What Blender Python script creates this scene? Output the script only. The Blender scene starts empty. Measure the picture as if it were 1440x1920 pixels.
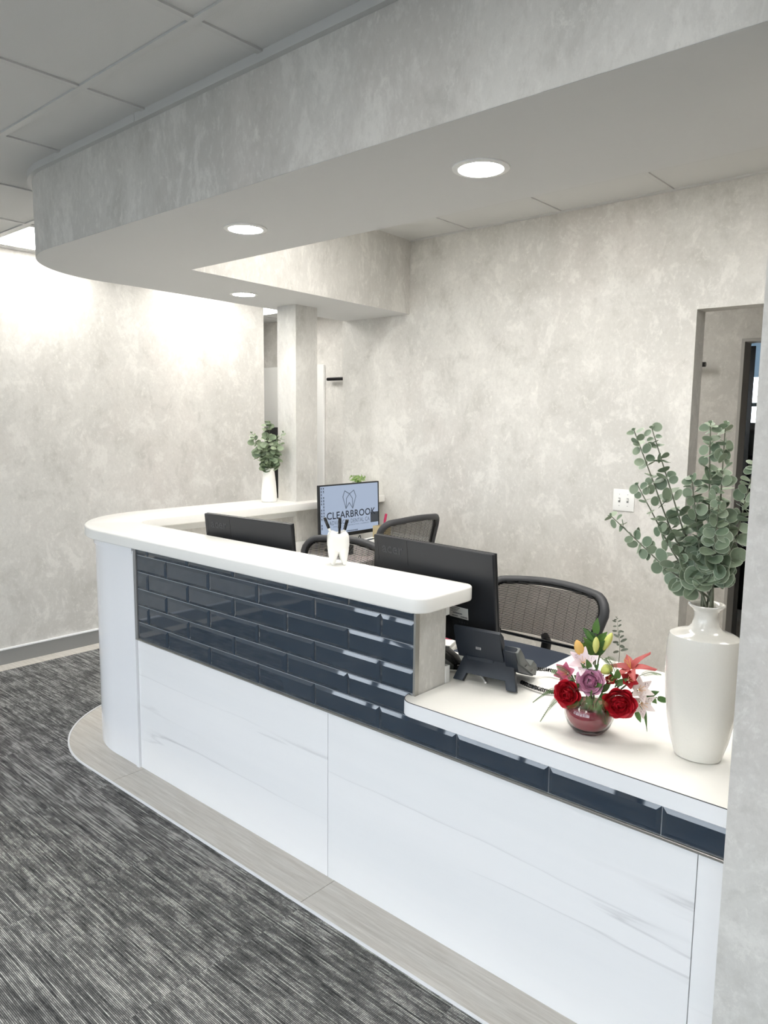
import bpy, bmesh, math, random
from mathutils import Vector, Matrix, Euler
random.seed(7)
S = bpy.context.scene
COL = S.collection
pi = math.pi

# ------------------------------------------------------------------ camera, world, exposure
def make_camera():
    yaw, pit, rol = math.radians(131.36506), math.radians(7.09036), math.radians(0.63193)
    f = Vector((math.cos(pit)*math.cos(yaw), math.cos(pit)*math.sin(yaw), -math.sin(pit)))
    r = Vector((math.sin(yaw), -math.cos(yaw), 0)); u = r.cross(f)
    c, s = math.cos(rol), math.sin(rol)
    r2 = c*r + s*u; u2 = -s*r + c*u
    cd = bpy.data.cameras.new('camera'); co = bpy.data.objects.new('camera', cd); COL.objects.link(co)
    M = Matrix((( r2.x, u2.x, -f.x, 0.0), (r2.y, u2.y, -f.y, 0.0), (r2.z, u2.z, -f.z, 1.58), (0, 0, 0, 1)))
    co.matrix_world = M
    cd.sensor_fit = 'HORIZONTAL'; cd.sensor_width = 36.0; cd.lens = 36.0*1389.85/1440.0
    cd.clip_start = 0.02; cd.clip_end = 100
    S.camera = co
make_camera()
S.view_settings.view_transform = 'Standard'
try: S.view_settings.look = 'None'
except Exception: pass
S.view_settings.gamma = 1.0
S.view_settings.use_curve_mapping = False
S.view_settings.exposure = 0.0
W = bpy.data.worlds.new('sky'); S.world = W; W.use_nodes = True
bg = W.node_tree.nodes['Background']; bg.inputs[0].default_value = (0.82, 0.91, 1.0, 1); bg.inputs[1].default_value = 5.7
DOWNLIGHT = 120.0      # radiance of the recessed lamps
TROFFER = 13.0        # radiance of the square ceiling panels

# ------------------------------------------------------------------ materials
def lin(c):
    return tuple(((x/255)/12.92 if x/255 <= 0.04045 else (((x/255)+0.055)/1.055)**2.4) for x in c)
def mat(name, rgb, rough=0.5, metal=0.0, spec=0.5, var=0.0, vscale=40, bump=0.0, bscale=200, emit=0, trans=0, coat=0, ior=1.45):
    m = bpy.data.materials.new(name); m.use_nodes = True
    nt = m.node_tree; b = nt.nodes['Principled BSDF']
    col = tuple(lin(rgb))+(1,)
    b.inputs['Base Color'].default_value = col
    b.inputs['Roughness'].default_value = rough; b.inputs['Metallic'].default_value = metal
    b.inputs['Specular IOR Level'].default_value = spec; b.inputs['IOR'].default_value = ior
    b.inputs['Transmission Weight'].default_value = trans; b.inputs['Coat Weight'].default_value = coat
    tc = nt.nodes.new('ShaderNodeTexCoord')
    if var > 0:
        n = nt.nodes.new('ShaderNodeTexNoise'); n.inputs['Scale'].default_value = vscale; n.inputs['Detail'].default_value = 4
        nt.links.new(tc.outputs['Object'], n.inputs['Vector'])
        mx = nt.nodes.new('ShaderNodeMix'); mx.data_type = 'RGBA'
        mx.inputs[6].default_value = tuple(max(0, x*(1-var)) for x in col[:3])+(1,)
        mx.inputs[7].default_value = tuple(min(1, x*(1+var)) for x in col[:3])+(1,)
        nt.links.new(n.outputs['Fac'], mx.inputs[0]); nt.links.new(mx.outputs[2], b.inputs['Base Color'])
    if bump > 0:
        n2 = nt.nodes.new('ShaderNodeTexNoise'); n2.inputs['Scale'].default_value = bscale
        nt.links.new(tc.outputs['Object'], n2.inputs['Vector'])
        bp = nt.nodes.new('ShaderNodeBump'); bp.inputs['Strength'].default_value = bump; bp.inputs['Distance'].default_value = 0.002
        nt.links.new(n2.outputs['Fac'], bp.inputs['Height']); nt.links.new(bp.outputs['Normal'], b.inputs['Normal'])
    if emit > 0:
        b.inputs['Emission Color'].default_value = col; b.inputs['Emission Strength'].default_value = emit
    return m

class NT:
    """tiny node helper"""
    def __init__(s, name):
        s.m = bpy.data.materials.new(name); s.m.use_nodes = True; s.t = s.m.node_tree; s.b = s.t.nodes['Principled BSDF']
        s.tc = s.t.nodes.new('ShaderNodeTexCoord')
    def n(s, typ, **kw):
        x = s.t.nodes.new(typ)
        for k, v in kw.items(): setattr(x, k, v)
        return x
    def l(s, a, b): s.t.links.new(a, b)
    def mapping(s, src, scale, loc=(0, 0, 0)):
        x = s.n('ShaderNodeMapping'); x.inputs['Scale'].default_value = scale; x.inputs['Location'].default_value = loc
        s.l(src, x.inputs['Vector']); return x.outputs[0]
    def noise(s, vec, scale, detail=4, rough=0.5, dist=0.0):
        x = s.n('ShaderNodeTexNoise'); x.inputs['Scale'].default_value = scale; x.inputs['Detail'].default_value = detail
        x.inputs['Roughness'].default_value = rough; x.inputs['Distortion'].default_value = dist
        s.l(vec, x.inputs['Vector']); return x.outputs['Fac']
    def ramp(s, fac, pts):
        x = s.n('ShaderNodeValToRGB'); e = x.color_ramp.elements
        while len(e) < len(pts): e.new(0.5)
        for i, (p, c) in enumerate(pts):
            e[i].position = p; e[i].color = (tuple(c)+(1,))[:4] if not isinstance(c, (int, float)) else (c, c, c, 1)
        s.l(fac, x.inputs[0]); return x.outputs[0]
    def mix(s, fac, a, b, mode='MIX'):
        x = s.n('ShaderNodeMix', data_type='RGBA', blend_type=mode)
        for i, v in ((0, fac), (6, a), (7, b)):
            if hasattr(v, 'is_output'): s.l(v, x.inputs[i])
            else: x.inputs[i].default_value = v if i == 0 else (tuple(v)+(1,))[:4]
        return x.outputs[2]
    def math(s, op, a, b=0.0):
        x = s.n('ShaderNodeMath', operation=op)
        for i, v in enumerate((a, b)):
            if hasattr(v, 'is_output'): s.l(v, x.inputs[i])
            else: x.inputs[i].default_value = v
        return x.outputs[0]
    def bump(s, h, strength, dist=0.003):
        x = s.n('ShaderNodeBump'); x.inputs['Strength'].default_value = strength; x.inputs['Distance'].default_value = dist
        s.l(h, x.inputs['Height']); s.l(x.outputs[0], s.b.inputs['Normal'])

def wallpaper(name, zs=0.8, seed=0.0, fs=1.0):
    t = NT(name); v = t.mapping(t.tc.outputs['Object'], (1, 1, zs), (seed, seed*1.7, seed*.6))
    big = t.noise(v, 1.5, 6, .6, .3); mid = t.noise(v, 5.0*fs, 14, .70, .35); fine = t.noise(v, 15*fs, 14, .80, .5); hue = t.noise(v, 1.1, 4, .6)
    base = t.mix(t.ramp(big, [(0.36, 0), (0.64, 1)]), lin((202, 200, 195)), lin((219, 217, 212)))
    base = t.mix(t.ramp(hue, [(0.52, 0), (0.72, .45)]), base, lin((209, 201, 195)))
    dark = t.ramp(mid, [(0.34, .75), (0.47, 0)])
    base = t.mix(dark, base, lin((190, 188, 182)))
    patch = t.ramp(mid, [(0.53, 0), (0.60, .58)])
    base = t.mix(patch, base, lin((231, 229, 224)))
    flecks = t.ramp(fine, [(0.55, 0), (0.63, .58)])
    base = t.mix(flecks, base, lin((233, 231, 225)))
    fl2 = t.ramp(fine, [(0.36, .35), (0.42, 0)])
    base = t.mix(fl2, base, lin((194, 191, 185)))
    grain = t.noise(v, 55, 6, .75)
    base = t.mix(t.ramp(grain, [(.38, .30), (.48, 0)]), base, lin((196, 193, 187)))
    base = t.mix(t.ramp(grain, [(.55, 0), (.64, .35)]), base, lin((234, 232, 227)))
    t.l(base, t.b.inputs['Base Color']); t.b.inputs['Roughness'].default_value = .55; t.b.inputs['Specular IOR Level'].default_value = .25
    t.bump(t.noise(v, 140, 3, .6), .12, .002)
    return t.m
M_paper = wallpaper('plaster_wallpaper', .8, 0.0, 1.1)
M_paper2 = wallpaper('plaster_wallpaper_streaked', .55, 3.1, 1.25)

def carpet():
    t = NT('striped_carpet')
    oi = t.n('ShaderNodeObjectInfo'); sep = t.n('ShaderNodeSeparateXYZ'); t.l(t.tc.outputs['Object'], sep.inputs[0])
    rnd = oi.outputs['Random']
    row = t.math('FLOOR', t.math('DIVIDE', sep.outputs['Y'], 0.0046))
    fr = t.math('FRACT', t.math('DIVIDE', sep.outputs['Y'], 0.0046))
    cmb = t.n('ShaderNodeCombineXYZ')
    t.l(t.math('MULTIPLY', sep.outputs['X'], 4.6), cmb.inputs[0]); t.l(t.math('ADD', t.math('MULTIPLY', row, 7.31), t.math('MULTIPLY', rnd, 531.0)), cmb.inputs[1]); t.l(t.math('MULTIPLY', rnd, 37.0), cmb.inputs[2])
    streak = t.noise(cmb.outputs[0], 1.0, 6, .72)
    c2 = t.n('ShaderNodeCombineXYZ'); t.l(sep.outputs['X'], c2.inputs[0]); t.l(t.math('MULTIPLY', sep.outputs['Y'], 1.6), c2.inputs[1]); t.l(t.math('MULTIPLY', rnd, 91.0), c2.inputs[2])
    patch = t.noise(c2.outputs[0], 9.0, 6, .7)
    c3 = t.n('ShaderNodeCombineXYZ'); t.l(t.math('MULTIPLY', sep.outputs['X'], 260.0), c3.inputs[0]); t.l(t.math('MULTIPLY', row, 3.7), c3.inputs[1]); t.l(t.math('MULTIPLY', rnd, 11.0), c3.inputs[2])
    bead = t.noise(c3.outputs[0], 1.0, 1, .5)
    sig = t.math('ADD', t.math('MULTIPLY', streak, 1.0), t.math('MULTIPLY', patch, .48))
    lit = t.ramp(sig, [(0.56, 0.05), (0.73, .32), (0.88, 1.0)])
    line = t.ramp(fr, [(0.0, .06), (0.3, 1.0), (0.6, 1.0), (0.92, .06)])
    bd = t.ramp(bead, [(0.36, .74), (0.6, 1.12)])
    fac = t.math('MULTIPLY', t.math('MULTIPLY', lit, line), bd)
    colr = t.mix(fac, lin((50, 51, 53)), lin((216, 216, 213)))
    t.l(colr, t.b.inputs['Base Color']); t.b.inputs['Roughness'].default_value = .95; t.b.inputs['Specular IOR Level'].default_value = .1
    t.bump(t.math('MULTIPLY', line, bd), .5, .003)
    return t.m
M_carpet = carpet()

def plank_mat():
    t = NT('pale_oak_vinyl'); oi = t.n('ShaderNodeObjectInfo')
    add = t.n('ShaderNodeVectorMath', operation='ADD'); t.l(t.tc.outputs['Object'], add.inputs[0]); t.l(oi.outputs['Random'], add.inputs[1])
    v = t.mapping(add.outputs[0], (3, 60, 10)); g = t.noise(v, 1.6, 8, .7, .4); v2 = t.mapping(add.outputs[0], (2, 9, 3)); g2 = t.noise(v2, 2.0, 4, .6)
    c = t.mix(t.ramp(g, [(.35, 0), (.68, 1)]), lin((196, 190, 181)), lin((228, 224, 217)))
    c = t.mix(t.ramp(g2, [(.4, 0), (.7, .5)]), c, lin((212, 205, 195)))
    t.l(c, t.b.inputs['Base Color']); t.b.inputs['Roughness'].default_value = .5; t.bump(g, .15, .001)
    return t.m
M_plank = plank_mat()

def marble():
    t = NT('white_marble_panel'); oi = t.n('ShaderNodeObjectInfo')
    add = t.n('ShaderNodeVectorMath', operation='ADD'); t.l(t.tc.outputs['Object'], add.inputs[0]); t.l(oi.outputs['Random'], add.inputs[1])
    rot = t.n('ShaderNodeMapping'); rot.inputs['Rotation'].default_value = (0, math.radians(3), 0); rot.inputs['Scale'].default_value = (.16, 1, 2.6); t.l(add.outputs[0], rot.inputs[0])
    w = t.noise(rot.outputs[0], 2.0, 5, .5, .1)
    vein = t.ramp(w, [(.488, 0), (.5, 1), (.507, .3), (.53, 0)]); br = t.ramp(t.noise(rot.outputs[0], 3.2, 3), [(.46, 0), (.62, 1)])
    cloud = t.ramp(t.noise(rot.outputs[0], 2.0, 5, .6), [(.4, 0), (.7, .5)])
    c = t.mix(cloud, lin((246, 246, 247)), lin((236, 238, 240)))
    c = t.mix(t.math('MULTIPLY', vein, t.math('MULTIPLY', br, .5)), c, lin((186, 186, 188)))
    t.l(c, t.b.inputs['Base Color']); t.b.inputs['Roughness'].default_value = .12; t.b.inputs['Specular IOR Level'].default_value = .5
    return t.m
M_marble = marble()

def leafmat(name, a, b, edge=None):
    t = NT(name); oi = t.n('ShaderNodeObjectInfo')
    n = t.noise(t.tc.outputs['Object'], 60, 4, .6)
    c = t.mix(t.math('ADD', t.math('MULTIPLY', oi.outputs['Random'], .7), t.math('MULTIPLY', n, .35)), lin(a), lin(b))
    if edge:
        sep = t.n('ShaderNodeVectorMath', operation='LENGTH')
        sub = t.n('ShaderNodeVectorMath', operation='SUBTRACT'); t.l(t.tc.outputs['Generated'], sub.inputs[0]); sub.inputs[1].default_value = (.5, .5, .5)
        mul = t.n('ShaderNodeVectorMath', operation='MULTIPLY'); t.l(sub.outputs[0], mul.inputs[0]); mul.inputs[1].default_value = (1, 1, 0)
        t.l(mul.outputs[0], sep.inputs[0])
        c = t.mix(t.ramp(sep.outputs['Value'], [(.44, 0), (.49, .8)]), c, lin(edge))
    t.l(c, t.b.inputs['Base Color']); t.b.inputs['Roughness'].default_value = .55
    t.b.inputs['Subsurface Weight'].default_value = 0.0
    return t.m
M_euc = leafmat('eucalyptus_leaf', (98, 119, 96), (152, 166, 140), (206, 214, 194))
M_euc2 = leafmat('eucalyptus_leaf_bright', (104, 126, 96), (170, 182, 152))
M_fern = leafmat('fern_green', (52, 84, 40), (96, 122, 70))
M_green = leafmat('glossy_green', (48, 88, 36), (92, 130, 62))
M_stem = mat('stem_green', (92, 100, 72), .6, var=.2)
M_stemw = mat('stem_grey', (112, 116, 98), .6, var=.2)
M_white = mat('white_paint', (236, 236, 233), .45, var=.01)
M_soffit = mat('soffit_paint', (214, 214, 213), .7, var=.01, bump=.04, bscale=90)
M_ctile = mat('ceiling_tile', (214, 214, 212), .9, var=.015, vscale=200, bump=.25, bscale=500)
M_tee = mat('ceiling_tee', (208, 208, 206), .5)
M_quartz = mat('white_quartz', (247, 246, 242), .22, var=.008, vscale=90)
M_lamin = mat('white_laminate', (246, 244, 238), .38, var=.008, vscale=60)
M_edge = mat('white_edge_band', (242, 243, 245), .3)
M_gloss = mat('white_gloss_panel', (243, 244, 247), .14, var=.004)
M_line = mat('dark_joint', (70, 70, 74), .6)
M_tile = mat('navy_glass_tile', (46, 59, 73), .035, spec=.6, var=.05, vscale=6, coat=1.0)
M_grout = mat('grey_grout', (186, 190, 194), .7, var=.04)
M_alu = mat('brushed_metal', (176, 174, 168), .35, metal=.85, var=.04)
M_base = mat('grey_baseboard', (142, 142, 141), .5, var=.02)
M_black = mat('black_plastic', (30, 32, 35), .42, var=.06, vscale=300)
M_bkdark = mat('black_gloss', (12, 13, 15), .2)
M_mon = mat('monitor_plastic', (34, 36, 40), .38, var=.05, vscale=400, bump=.05, bscale=900)
M_logo = mat('logo_grey', (56, 58, 62), .28)
M_navy = mat('navy_phone_plastic', (33, 39, 48), .42, var=.05, vscale=300)
M_greyp = mat('grey_plastic', (86, 90, 88), .45)
M_frame = mat('chair_frame_grey', (62, 63, 66), .5, var=.04)
M_mesh = mat('chair_mesh', (36, 35, 37), .8, var=.1, vscale=300)
M_seat = mat('chair_seat_fabric', (44, 52, 66), .85, var=.08, vscale=400)
M_ceram = mat('white_ceramic', (240, 239, 234), .16, var=.01)
M_ceram2 = mat('crackled_ceramic', (222, 219, 211), .14, var=.03, vscale=260, coat=.4)
M_matte = mat('matte_white_ceramic', (246, 244, 238), .5)
M_screen = mat('screen_blue', (170, 185, 208), .35, emit=.9)
M_screen.node_tree.nodes['Principled BSDF'].inputs['Base Color'].default_value = (.01, .01, .012, 1)
M_ink = mat('screen_ink', (30, 38, 54), .4)
M_ink2 = mat('screen_ink_grey', (96, 108, 128), .4)
M_tray = mat('screen_dark_panel', (70, 78, 88), .4)
M_lamp = mat('lamp_diffuser', (255, 252, 247), .5, emit=DOWNLIGHT)
M_troffer = mat('panel_diffuser', (255, 252, 247), .5, emit=TROFFER)
M_paperw = mat('paper_white', (238, 237, 232), .7)
M_pink = mat('pink_tab', (196, 50, 92), .5)
M_beige = mat('beige_card', (206, 190, 150), .7, var=.04)
M_chrome = mat('chrome', (210, 210, 212), .15, metal=1)
M_glass = mat('clear_glass', (255, 255, 255), .02, trans=1.0, ior=1.45)
def thin_glass():
    t = NT('window_glass'); t.t.nodes.remove(t.b); o = [n for n in t.t.nodes if n.type == 'OUTPUT_MATERIAL'][0]
    tr = t.n('ShaderNodeBsdfTransparent'); gl = t.n('ShaderNodeBsdfGlossy'); gl.inputs['Roughness'].default_value = .01
    mx = t.n('ShaderNodeMixShader'); mx.inputs[0].default_value = .06
    t.l(tr.outputs[0], mx.inputs[1]); t.l(gl.outputs[0], mx.inputs[2]); t.l(mx.outputs[0], o.inputs[0]); return t.m
M_window = thin_glass()
M_redw = mat('red_water', (150, 40, 58), .12, var=.08, vscale=30, coat=.3)
M_rosered = leafmat('red_rose', (168, 12, 30), (204, 26, 46))
M_rosepink = leafmat('mauve_rose', (214, 150, 182), (234, 184, 208))
M_lily = leafmat('coral_lily', (150, 46, 50), (190, 88, 82))
M_alst = leafmat('pale_alstroemeria', (232, 206, 214), (246, 232, 234))
M_alstw = leafmat('white_alstroemeria', (226, 208, 206), (244, 236, 230))
M_crimson = leafmat('crimson_flower', (140, 12, 24), (186, 36, 44))
M_bud = leafmat('yellow_green_bud', (196, 204, 96), (226, 224, 140))
M_orange = leafmat('orange_bud', (222, 168, 84), (238, 196, 120))
M_pinkfl = leafmat('pink_flower', (206, 96, 130), (228, 140, 164))
M_speck = mat('flower_speckle', (90, 36, 44), .6)
def translucent():
    t = NT('blue_grey_blind'); o = [n for n in t.t.nodes if n.type == 'OUTPUT_MATERIAL'][0]
    a = t.n('ShaderNodeBsdfTranslucent'); a.inputs[0].default_value = lin((176, 188, 196))+(1,)
    mx = t.n('ShaderNodeMixShader'); mx.inputs[0].default_value = .5; t.b.inputs['Base Color'].default_value = lin((184, 194, 200))+(1,)
    t.l(t.b.outputs[0], mx.inputs[1]); t.l(a.outputs[0], mx.inputs[2]); t.l(mx.outputs[0], o.inputs[0]); return t.m
M_blind = translucent()
M_asphalt = mat('asphalt_ground', (120, 120, 118), .9, var=.1, vscale=8)

# ------------------------------------------------------------------ mesh helpers
class MB:
    def __init__(s): s.v = []; s.f = []
    def add(s, vs, fs, M=None):
        o = len(s.v); s.v += [tuple(M @ Vector(p)) if M else tuple(p) for p in vs]
        s.f += [tuple(i+o for i in f) for f in fs]; return s
    def bm(s, bm, M=None):
        bm.verts.index_update(); s.add([v.co[:] for v in bm.verts], [[v.index for v in f.verts] for f in bm.faces], M); bm.free(); return s
    def box(s, x0, x1, y0, y1, z0, z1, bev=0.0, M=None, seg=1):
        bm = bmesh.new(); bmesh.ops.create_cube(bm, size=1)
        for v in bm.verts: v.co = Vector(((x0+x1)/2+v.co.x*(x1-x0), (y0+y1)/2+v.co.y*(y1-y0), (z0+z1)/2+v.co.z*(z1-z0)))
        if bev: bmesh.ops.bevel(bm, geom=bm.edges[:], offset=bev, segments=seg, affect='EDGES', profile=.5)
        return s.bm(bm, M)
    def prism(s, poly, z0, z1, bev=0.0, seg=2, M=None, bottom=True):
        bm = bmesh.new(); vs = [bm.verts.new((x, y, z0)) for x, y in poly]; f = bm.faces.new(vs)
        r = bmesh.ops.extrude_face_region(bm, geom=[f])
        for e in r['geom']:
            if isinstance(e, bmesh.types.BMVert): e.co.z = z1
        bmesh.ops.recalc_face_normals(bm, faces=bm.faces[:])
        if bev:
            es = [e for e in bm.edges if abs(e.verts[0].co.z-e.verts[1].co.z) < 1e-6 and (bottom or e.verts[0].co.z > (z0+z1)/2)]
            bmesh.ops.bevel(bm, geom=es, offset=bev, segments=seg, affect='EDGES', profile=.5)
        return s.bm(bm, M)
    def lathe(s, prof, seg=32, M=None, ax=1.0, ay=1.0, cap0=True, cap1=True):
        vs = []; fs = []
        for r, z in prof:
            for k in range(seg):
                a = 2*pi*k/seg; vs.append((r*ax*math.cos(a), r*ay*math.sin(a), z))
        n = len(prof)
        for i in range(n-1):
            for k in range(seg):
                k2 = (k+1) % seg; fs.append((i*seg+k, i*seg+k2, (i+1)*seg+k2, (i+1)*seg+k))
        if cap0: fs.append(tuple(reversed(range(seg))))
        if cap1: fs.append(tuple((n-1)*seg+k for k in range(seg)))
        return s.add(vs, fs, M)
    def tube(s, path, rad, seg=8, cap=True, flat=1.0):
        path = [Vector(p) for p in path]; n = len(path); rads = rad if isinstance(rad, (list, tuple)) else [rad]*n
        vs = []; fs = []; up = None
        for i, p in enumerate(path):
            t = (path[min(i+1, n-1)]-path[max(i-1, 0)]).normalized()
            if up is None: up = Vector((0, 0, 1)) if abs(t.z) < .9 else Vector((0, 1, 0))
            side = t.cross(up).normalized(); up = side.cross(t).normalized()
            for k in range(seg):
                a = 2*pi*k/seg; vs.append(tuple(p+rads[i]*(math.cos(a)*side+flat*math.sin(a)*up)))
        for i in range(n-1):
            for k in range(seg):
                k2 = (k+1) % seg; fs.append((i*seg+k, i*seg+k2, (i+1)*seg+k2, (i+1)*seg+k))
        if cap: fs.append(tuple(reversed(range(seg)))); fs.append(tuple((n-1)*seg+k for k in range(seg)))
        return s.add(vs, fs)
    def grid(s, fn, nu, nv, M=None):
        vs = [fn(i/(nu-1), j/(nv-1)) for j in range(nv) for i in range(nu)]
        fs = [(j*nu+i, j*nu+i+1, (j+1)*nu+i+1, (j+1)*nu+i) for j in range(nv-1) for i in range(nu-1)]
        return s.add(vs, fs, M)
    def mesh(s, name, m, smooth=None):
        me = bpy.data.meshes.new(name); me.from_pydata(s.v, [], s.f); me.validate()
        bm = bmesh.new(); bm.from_mesh(me)
        if smooth != 'open': bmesh.ops.recalc_face_normals(bm, faces=bm.faces[:])
        bm.to_mesh(me); bm.free()
        if m: me.materials.append(m)
        if smooth:
            me.shade_smooth()
            if smooth != 'open': me.set_sharp_from_angle(angle=math.radians(smooth if isinstance(smooth, (int, float)) and smooth > 1 else 38))
        return me
def link(name, me, parent=None, loc=None, M=None):
    o = bpy.data.objects.new(name, me); COL.objects.link(o)
    if parent: o.parent = parent
    if loc: o.location = loc
    if M: o.matrix_local = M
    return o
def obj(name, mb, m, parent=None, smooth=None, loc=None, label=None, M=None, kind=None):
    o = link(name, mb.mesh(name, m, smooth), parent, loc, M)
    if label: o['label'] = label
    if kind: o['kind'] = kind
    return o
def thing(name, label, cat, loc=(0, 0, 0), rz=0, group=None):
    o = bpy.data.objects.new(name, None); COL.objects.link(o); o.location = loc; o.rotation_euler = (0, 0, rz)
    o.empty_display_size = .05
    return tag(o, label, cat, group)
def tag(o, label, cat, group=None):
    o['label'] = label; o['category'] = cat
    if group: o['group'] = group
    return o
def struct(name, mb, m, parent=None, smooth=None, label=None):
    o = obj(name, mb, m, parent, smooth)
    if parent is None: o['kind'] = 'structure'
    if label: o['label'] = label
    return o
def bx(*a, **k): return MB().box(*a, **k)
def arc(cx, cy, r, a0, a1, n):
    return [(cx+r*math.cos(math.radians(a0+(a1-a0)*i/n)), cy+r*math.sin(math.radians(a0+(a1-a0)*i/n))) for i in range(n+1)]
def text_mesh(txt, size, depth, font_scale_x=1.0, spacing=1.0, align='CENTER', offset=0.0):
    cu = bpy.data.curves.new('lettering', 'FONT'); cu.body = txt; cu.size = size; cu.extrude = depth; cu.align_x = align; cu.space_character = spacing; cu.resolution_u = 3; cu.offset = offset
    to = bpy.data.objects.new('lettering', cu); COL.objects.link(to)
    dg = bpy.context.evaluated_depsgraph_get(); me = bpy.data.meshes.new_from_object(to.evaluated_get(dg))
    bpy.data.objects.remove(to)
    for v in me.vertices: v.co.x *= font_scale_x
    me.materials.clear()
    return me

# ------------------------------------------------------------------ STRUCTURE
XL, YW, ZC, ZB, ZS = -4.847, 3.803, 2.595, 2.715, 2.262
YH = 5.30           # far wall of the corridor
YF, XR = -3.3, 2.4  # front facade behind the camera, right side wall
floor = struct('floor', bx(-8.2, XR+.12, YF-.12, 9.0, -.15, -.012), M_grout)
# carpet tiles
ct = bx(-.3048, .3048, -.3048, .3048, -.012, 0, bev=.0006).mesh('carpet_tile', M_carpet)
for i in range(12):
    for j in range(-5, 6):
        x = XL+.125+.305+i*.61; y = -.27+j*.61
        if x > XR or y-.3 < YF: continue
        if y > 1.7 and x > -3.2: continue
        link('carpet_tile', ct, floor, (x, y, 0))
# vinyl border planks round the desk foot (laid on top of the carpet edge) and along the left wall
def arcband(cx, cy, r0, r1, a0, a1, n): return arc(cx, cy, r1, a0, a1, n)+arc(cx, cy, r0, a1, a0, n)
planks = [(-2.905, -1.69), (-1.688, -.47), (-.468, .7)]
for a, b in planks:
    obj('vinyl_plank', bx(a, b, 1.522, 1.70, -.01, .003, bev=.0008), M_plank, floor)
pc = arcband(-3.15, 2.166, .45, .644, 180, 270, 18)+[]
obj('vinyl_plank', MB().prism(arc(-3.15, 2.166, .644, 180, 270, 20)+[(-2.907, 1.522), (-2.907, 1.70), (-3.15, 1.70)]+arc(-3.15, 2.166, .466, 270, 180, 12), -.01, .003), M_plank, floor)
for a, b in ((2.17, 3.39), (3.392, 4.6)):
    obj('vinyl_plank', bx(-3.794, -3.60, a, b, -.01, .003, bev=.0008), M_plank, floor)
tr = MB().prism(arc(-3.15, 2.166, .652, 180, 270, 24)+[(.7, 1.514), (.7, 1.522)]+arc(-3.15, 2.166, .644, 270, 180, 24), -.006, .0055)
tr.box(-3.802, -3.794, 2.166, 4.6, -.006, .0055)
obj('carpet_edge_trim', tr, M_edge, floor)
for k in range(6):
    obj('vinyl_plank', bx(XL, XL+.125, -3.3+k*1.22, -3.3+(k+1)*1.22-.002, -.01, .002, bev=.0008), M_plank, floor)
# office and corridor floor
obj('vinyl_sheet', bx(-3.5, XR, 1.82, 9.0, -.011, .0), M_plank, floor)

# left wall
struct('wall_left', MB().box(XL-.12, XL, -1.85, 3.99, 0, 2.9).box(XL-.12, XL, YF, -3.2, 0, 2.9).box(XL-.12, XL, -3.2, -1.85, 0, .3).box(XL-.12, XL, -3.2, -1.85, 2.35, 2.9), M_paper)
fr = MB()
for y in (-3.2, -2.55, -1.9): fr.box(XL-.09, XL-.03, y, y+.05, .3, 2.35)
for z in (.3, 1.75, 2.30): fr.box(XL-.09, XL-.03, -3.2, -1.85, z, z+.05)
w5 = struct('window_5', fr, M_black)
for y0 in (-3.15, -2.50):
    for z0, z1 in ((.35, 1.75), (1.80, 2.30)): obj('pane', bx(XL-.063, XL-.057, y0, y0+.60, z0, z1), M_window, w5)
bl = MB().box(XL, XL+.012, YF, 3.99, 0.0, .095, bev=.002); struct('baseboard_left', bl, M_base)
obj('baseboard_cap', bx(XL, XL+.016, YF, 3.99, .095, .107, bev=.002), M_edge, bpy.data.objects['baseboard_left'])
# back wall with door opening x -1.32..-.42
mb = MB().box(-3.751, -1.32, YW, YW+.12, 0, 2.9).box(-.42, XR, YW, YW+.12, 0, 2.9).box(-1.32, -.42, YW, YW+.12, 2.134, 2.9)
struct('wall_back', mb, M_paper)
# right end wall (pilaster) and the side walls of the room
struct('wall_right', bx(-.387, XR, 1.444, 1.60, 0, 2.9), M_paper)
struct('wall_side', bx(XR, XR+.12, YF-.12, 9.0, 0, 2.9), M_paper)
# front facade behind the camera, with shop windows
mb = MB().box(XL-.12, XR+.12, YF-.12, YF, 0, .25).box(XL-.12, XR+.12, YF-.12, YF, 2.35, 2.9).box(XL-.12, -4.55, YF-.12, YF, .25, 2.35).box(1.9, XR+.12, YF-.12, YF, .25, 2.35)
for x in (-2.45, -.25): mb.box(x-.08, x+.08, YF-.12, YF, .25, 2.35)
struct('wall_front', mb, M_paper)
for k, (a, b) in enumerate(((-4.55, -2.53), (-2.37, -.33), (-.17, 1.9))):
    fr = MB(); y0, y1 = YF-.09, YF-.03
    for x in (a, (a+b)/2-.025, b-.05): fr.box(x, x+.05, y0, y1, .25, 2.35)
    for z in (.25, 1.75, 2.30): fr.box(a, b, y0, y1, z, z+.05)
    w = struct('window_%d' % (k+1), fr, M_black)
    for x0, x1 in ((a+.05, (a+b)/2-.025), ((a+b)/2+.025, b-.05)):
        for z0, z1 in ((.30, 1.75), (1.80, 2.30)): obj('pane', bx(x0, x1, YF-.063, YF-.057, z0, z1), M_window, w)
struct('ground', MB().box(-30, 30, -40, YF-.2, -.3, -.16).box(-30, -8.6, YF-.2, 10, -.3, -.16).box(-8.6, XL-.2, YF-.2, 3.8, -.3, -.16), M_asphalt)

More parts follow.
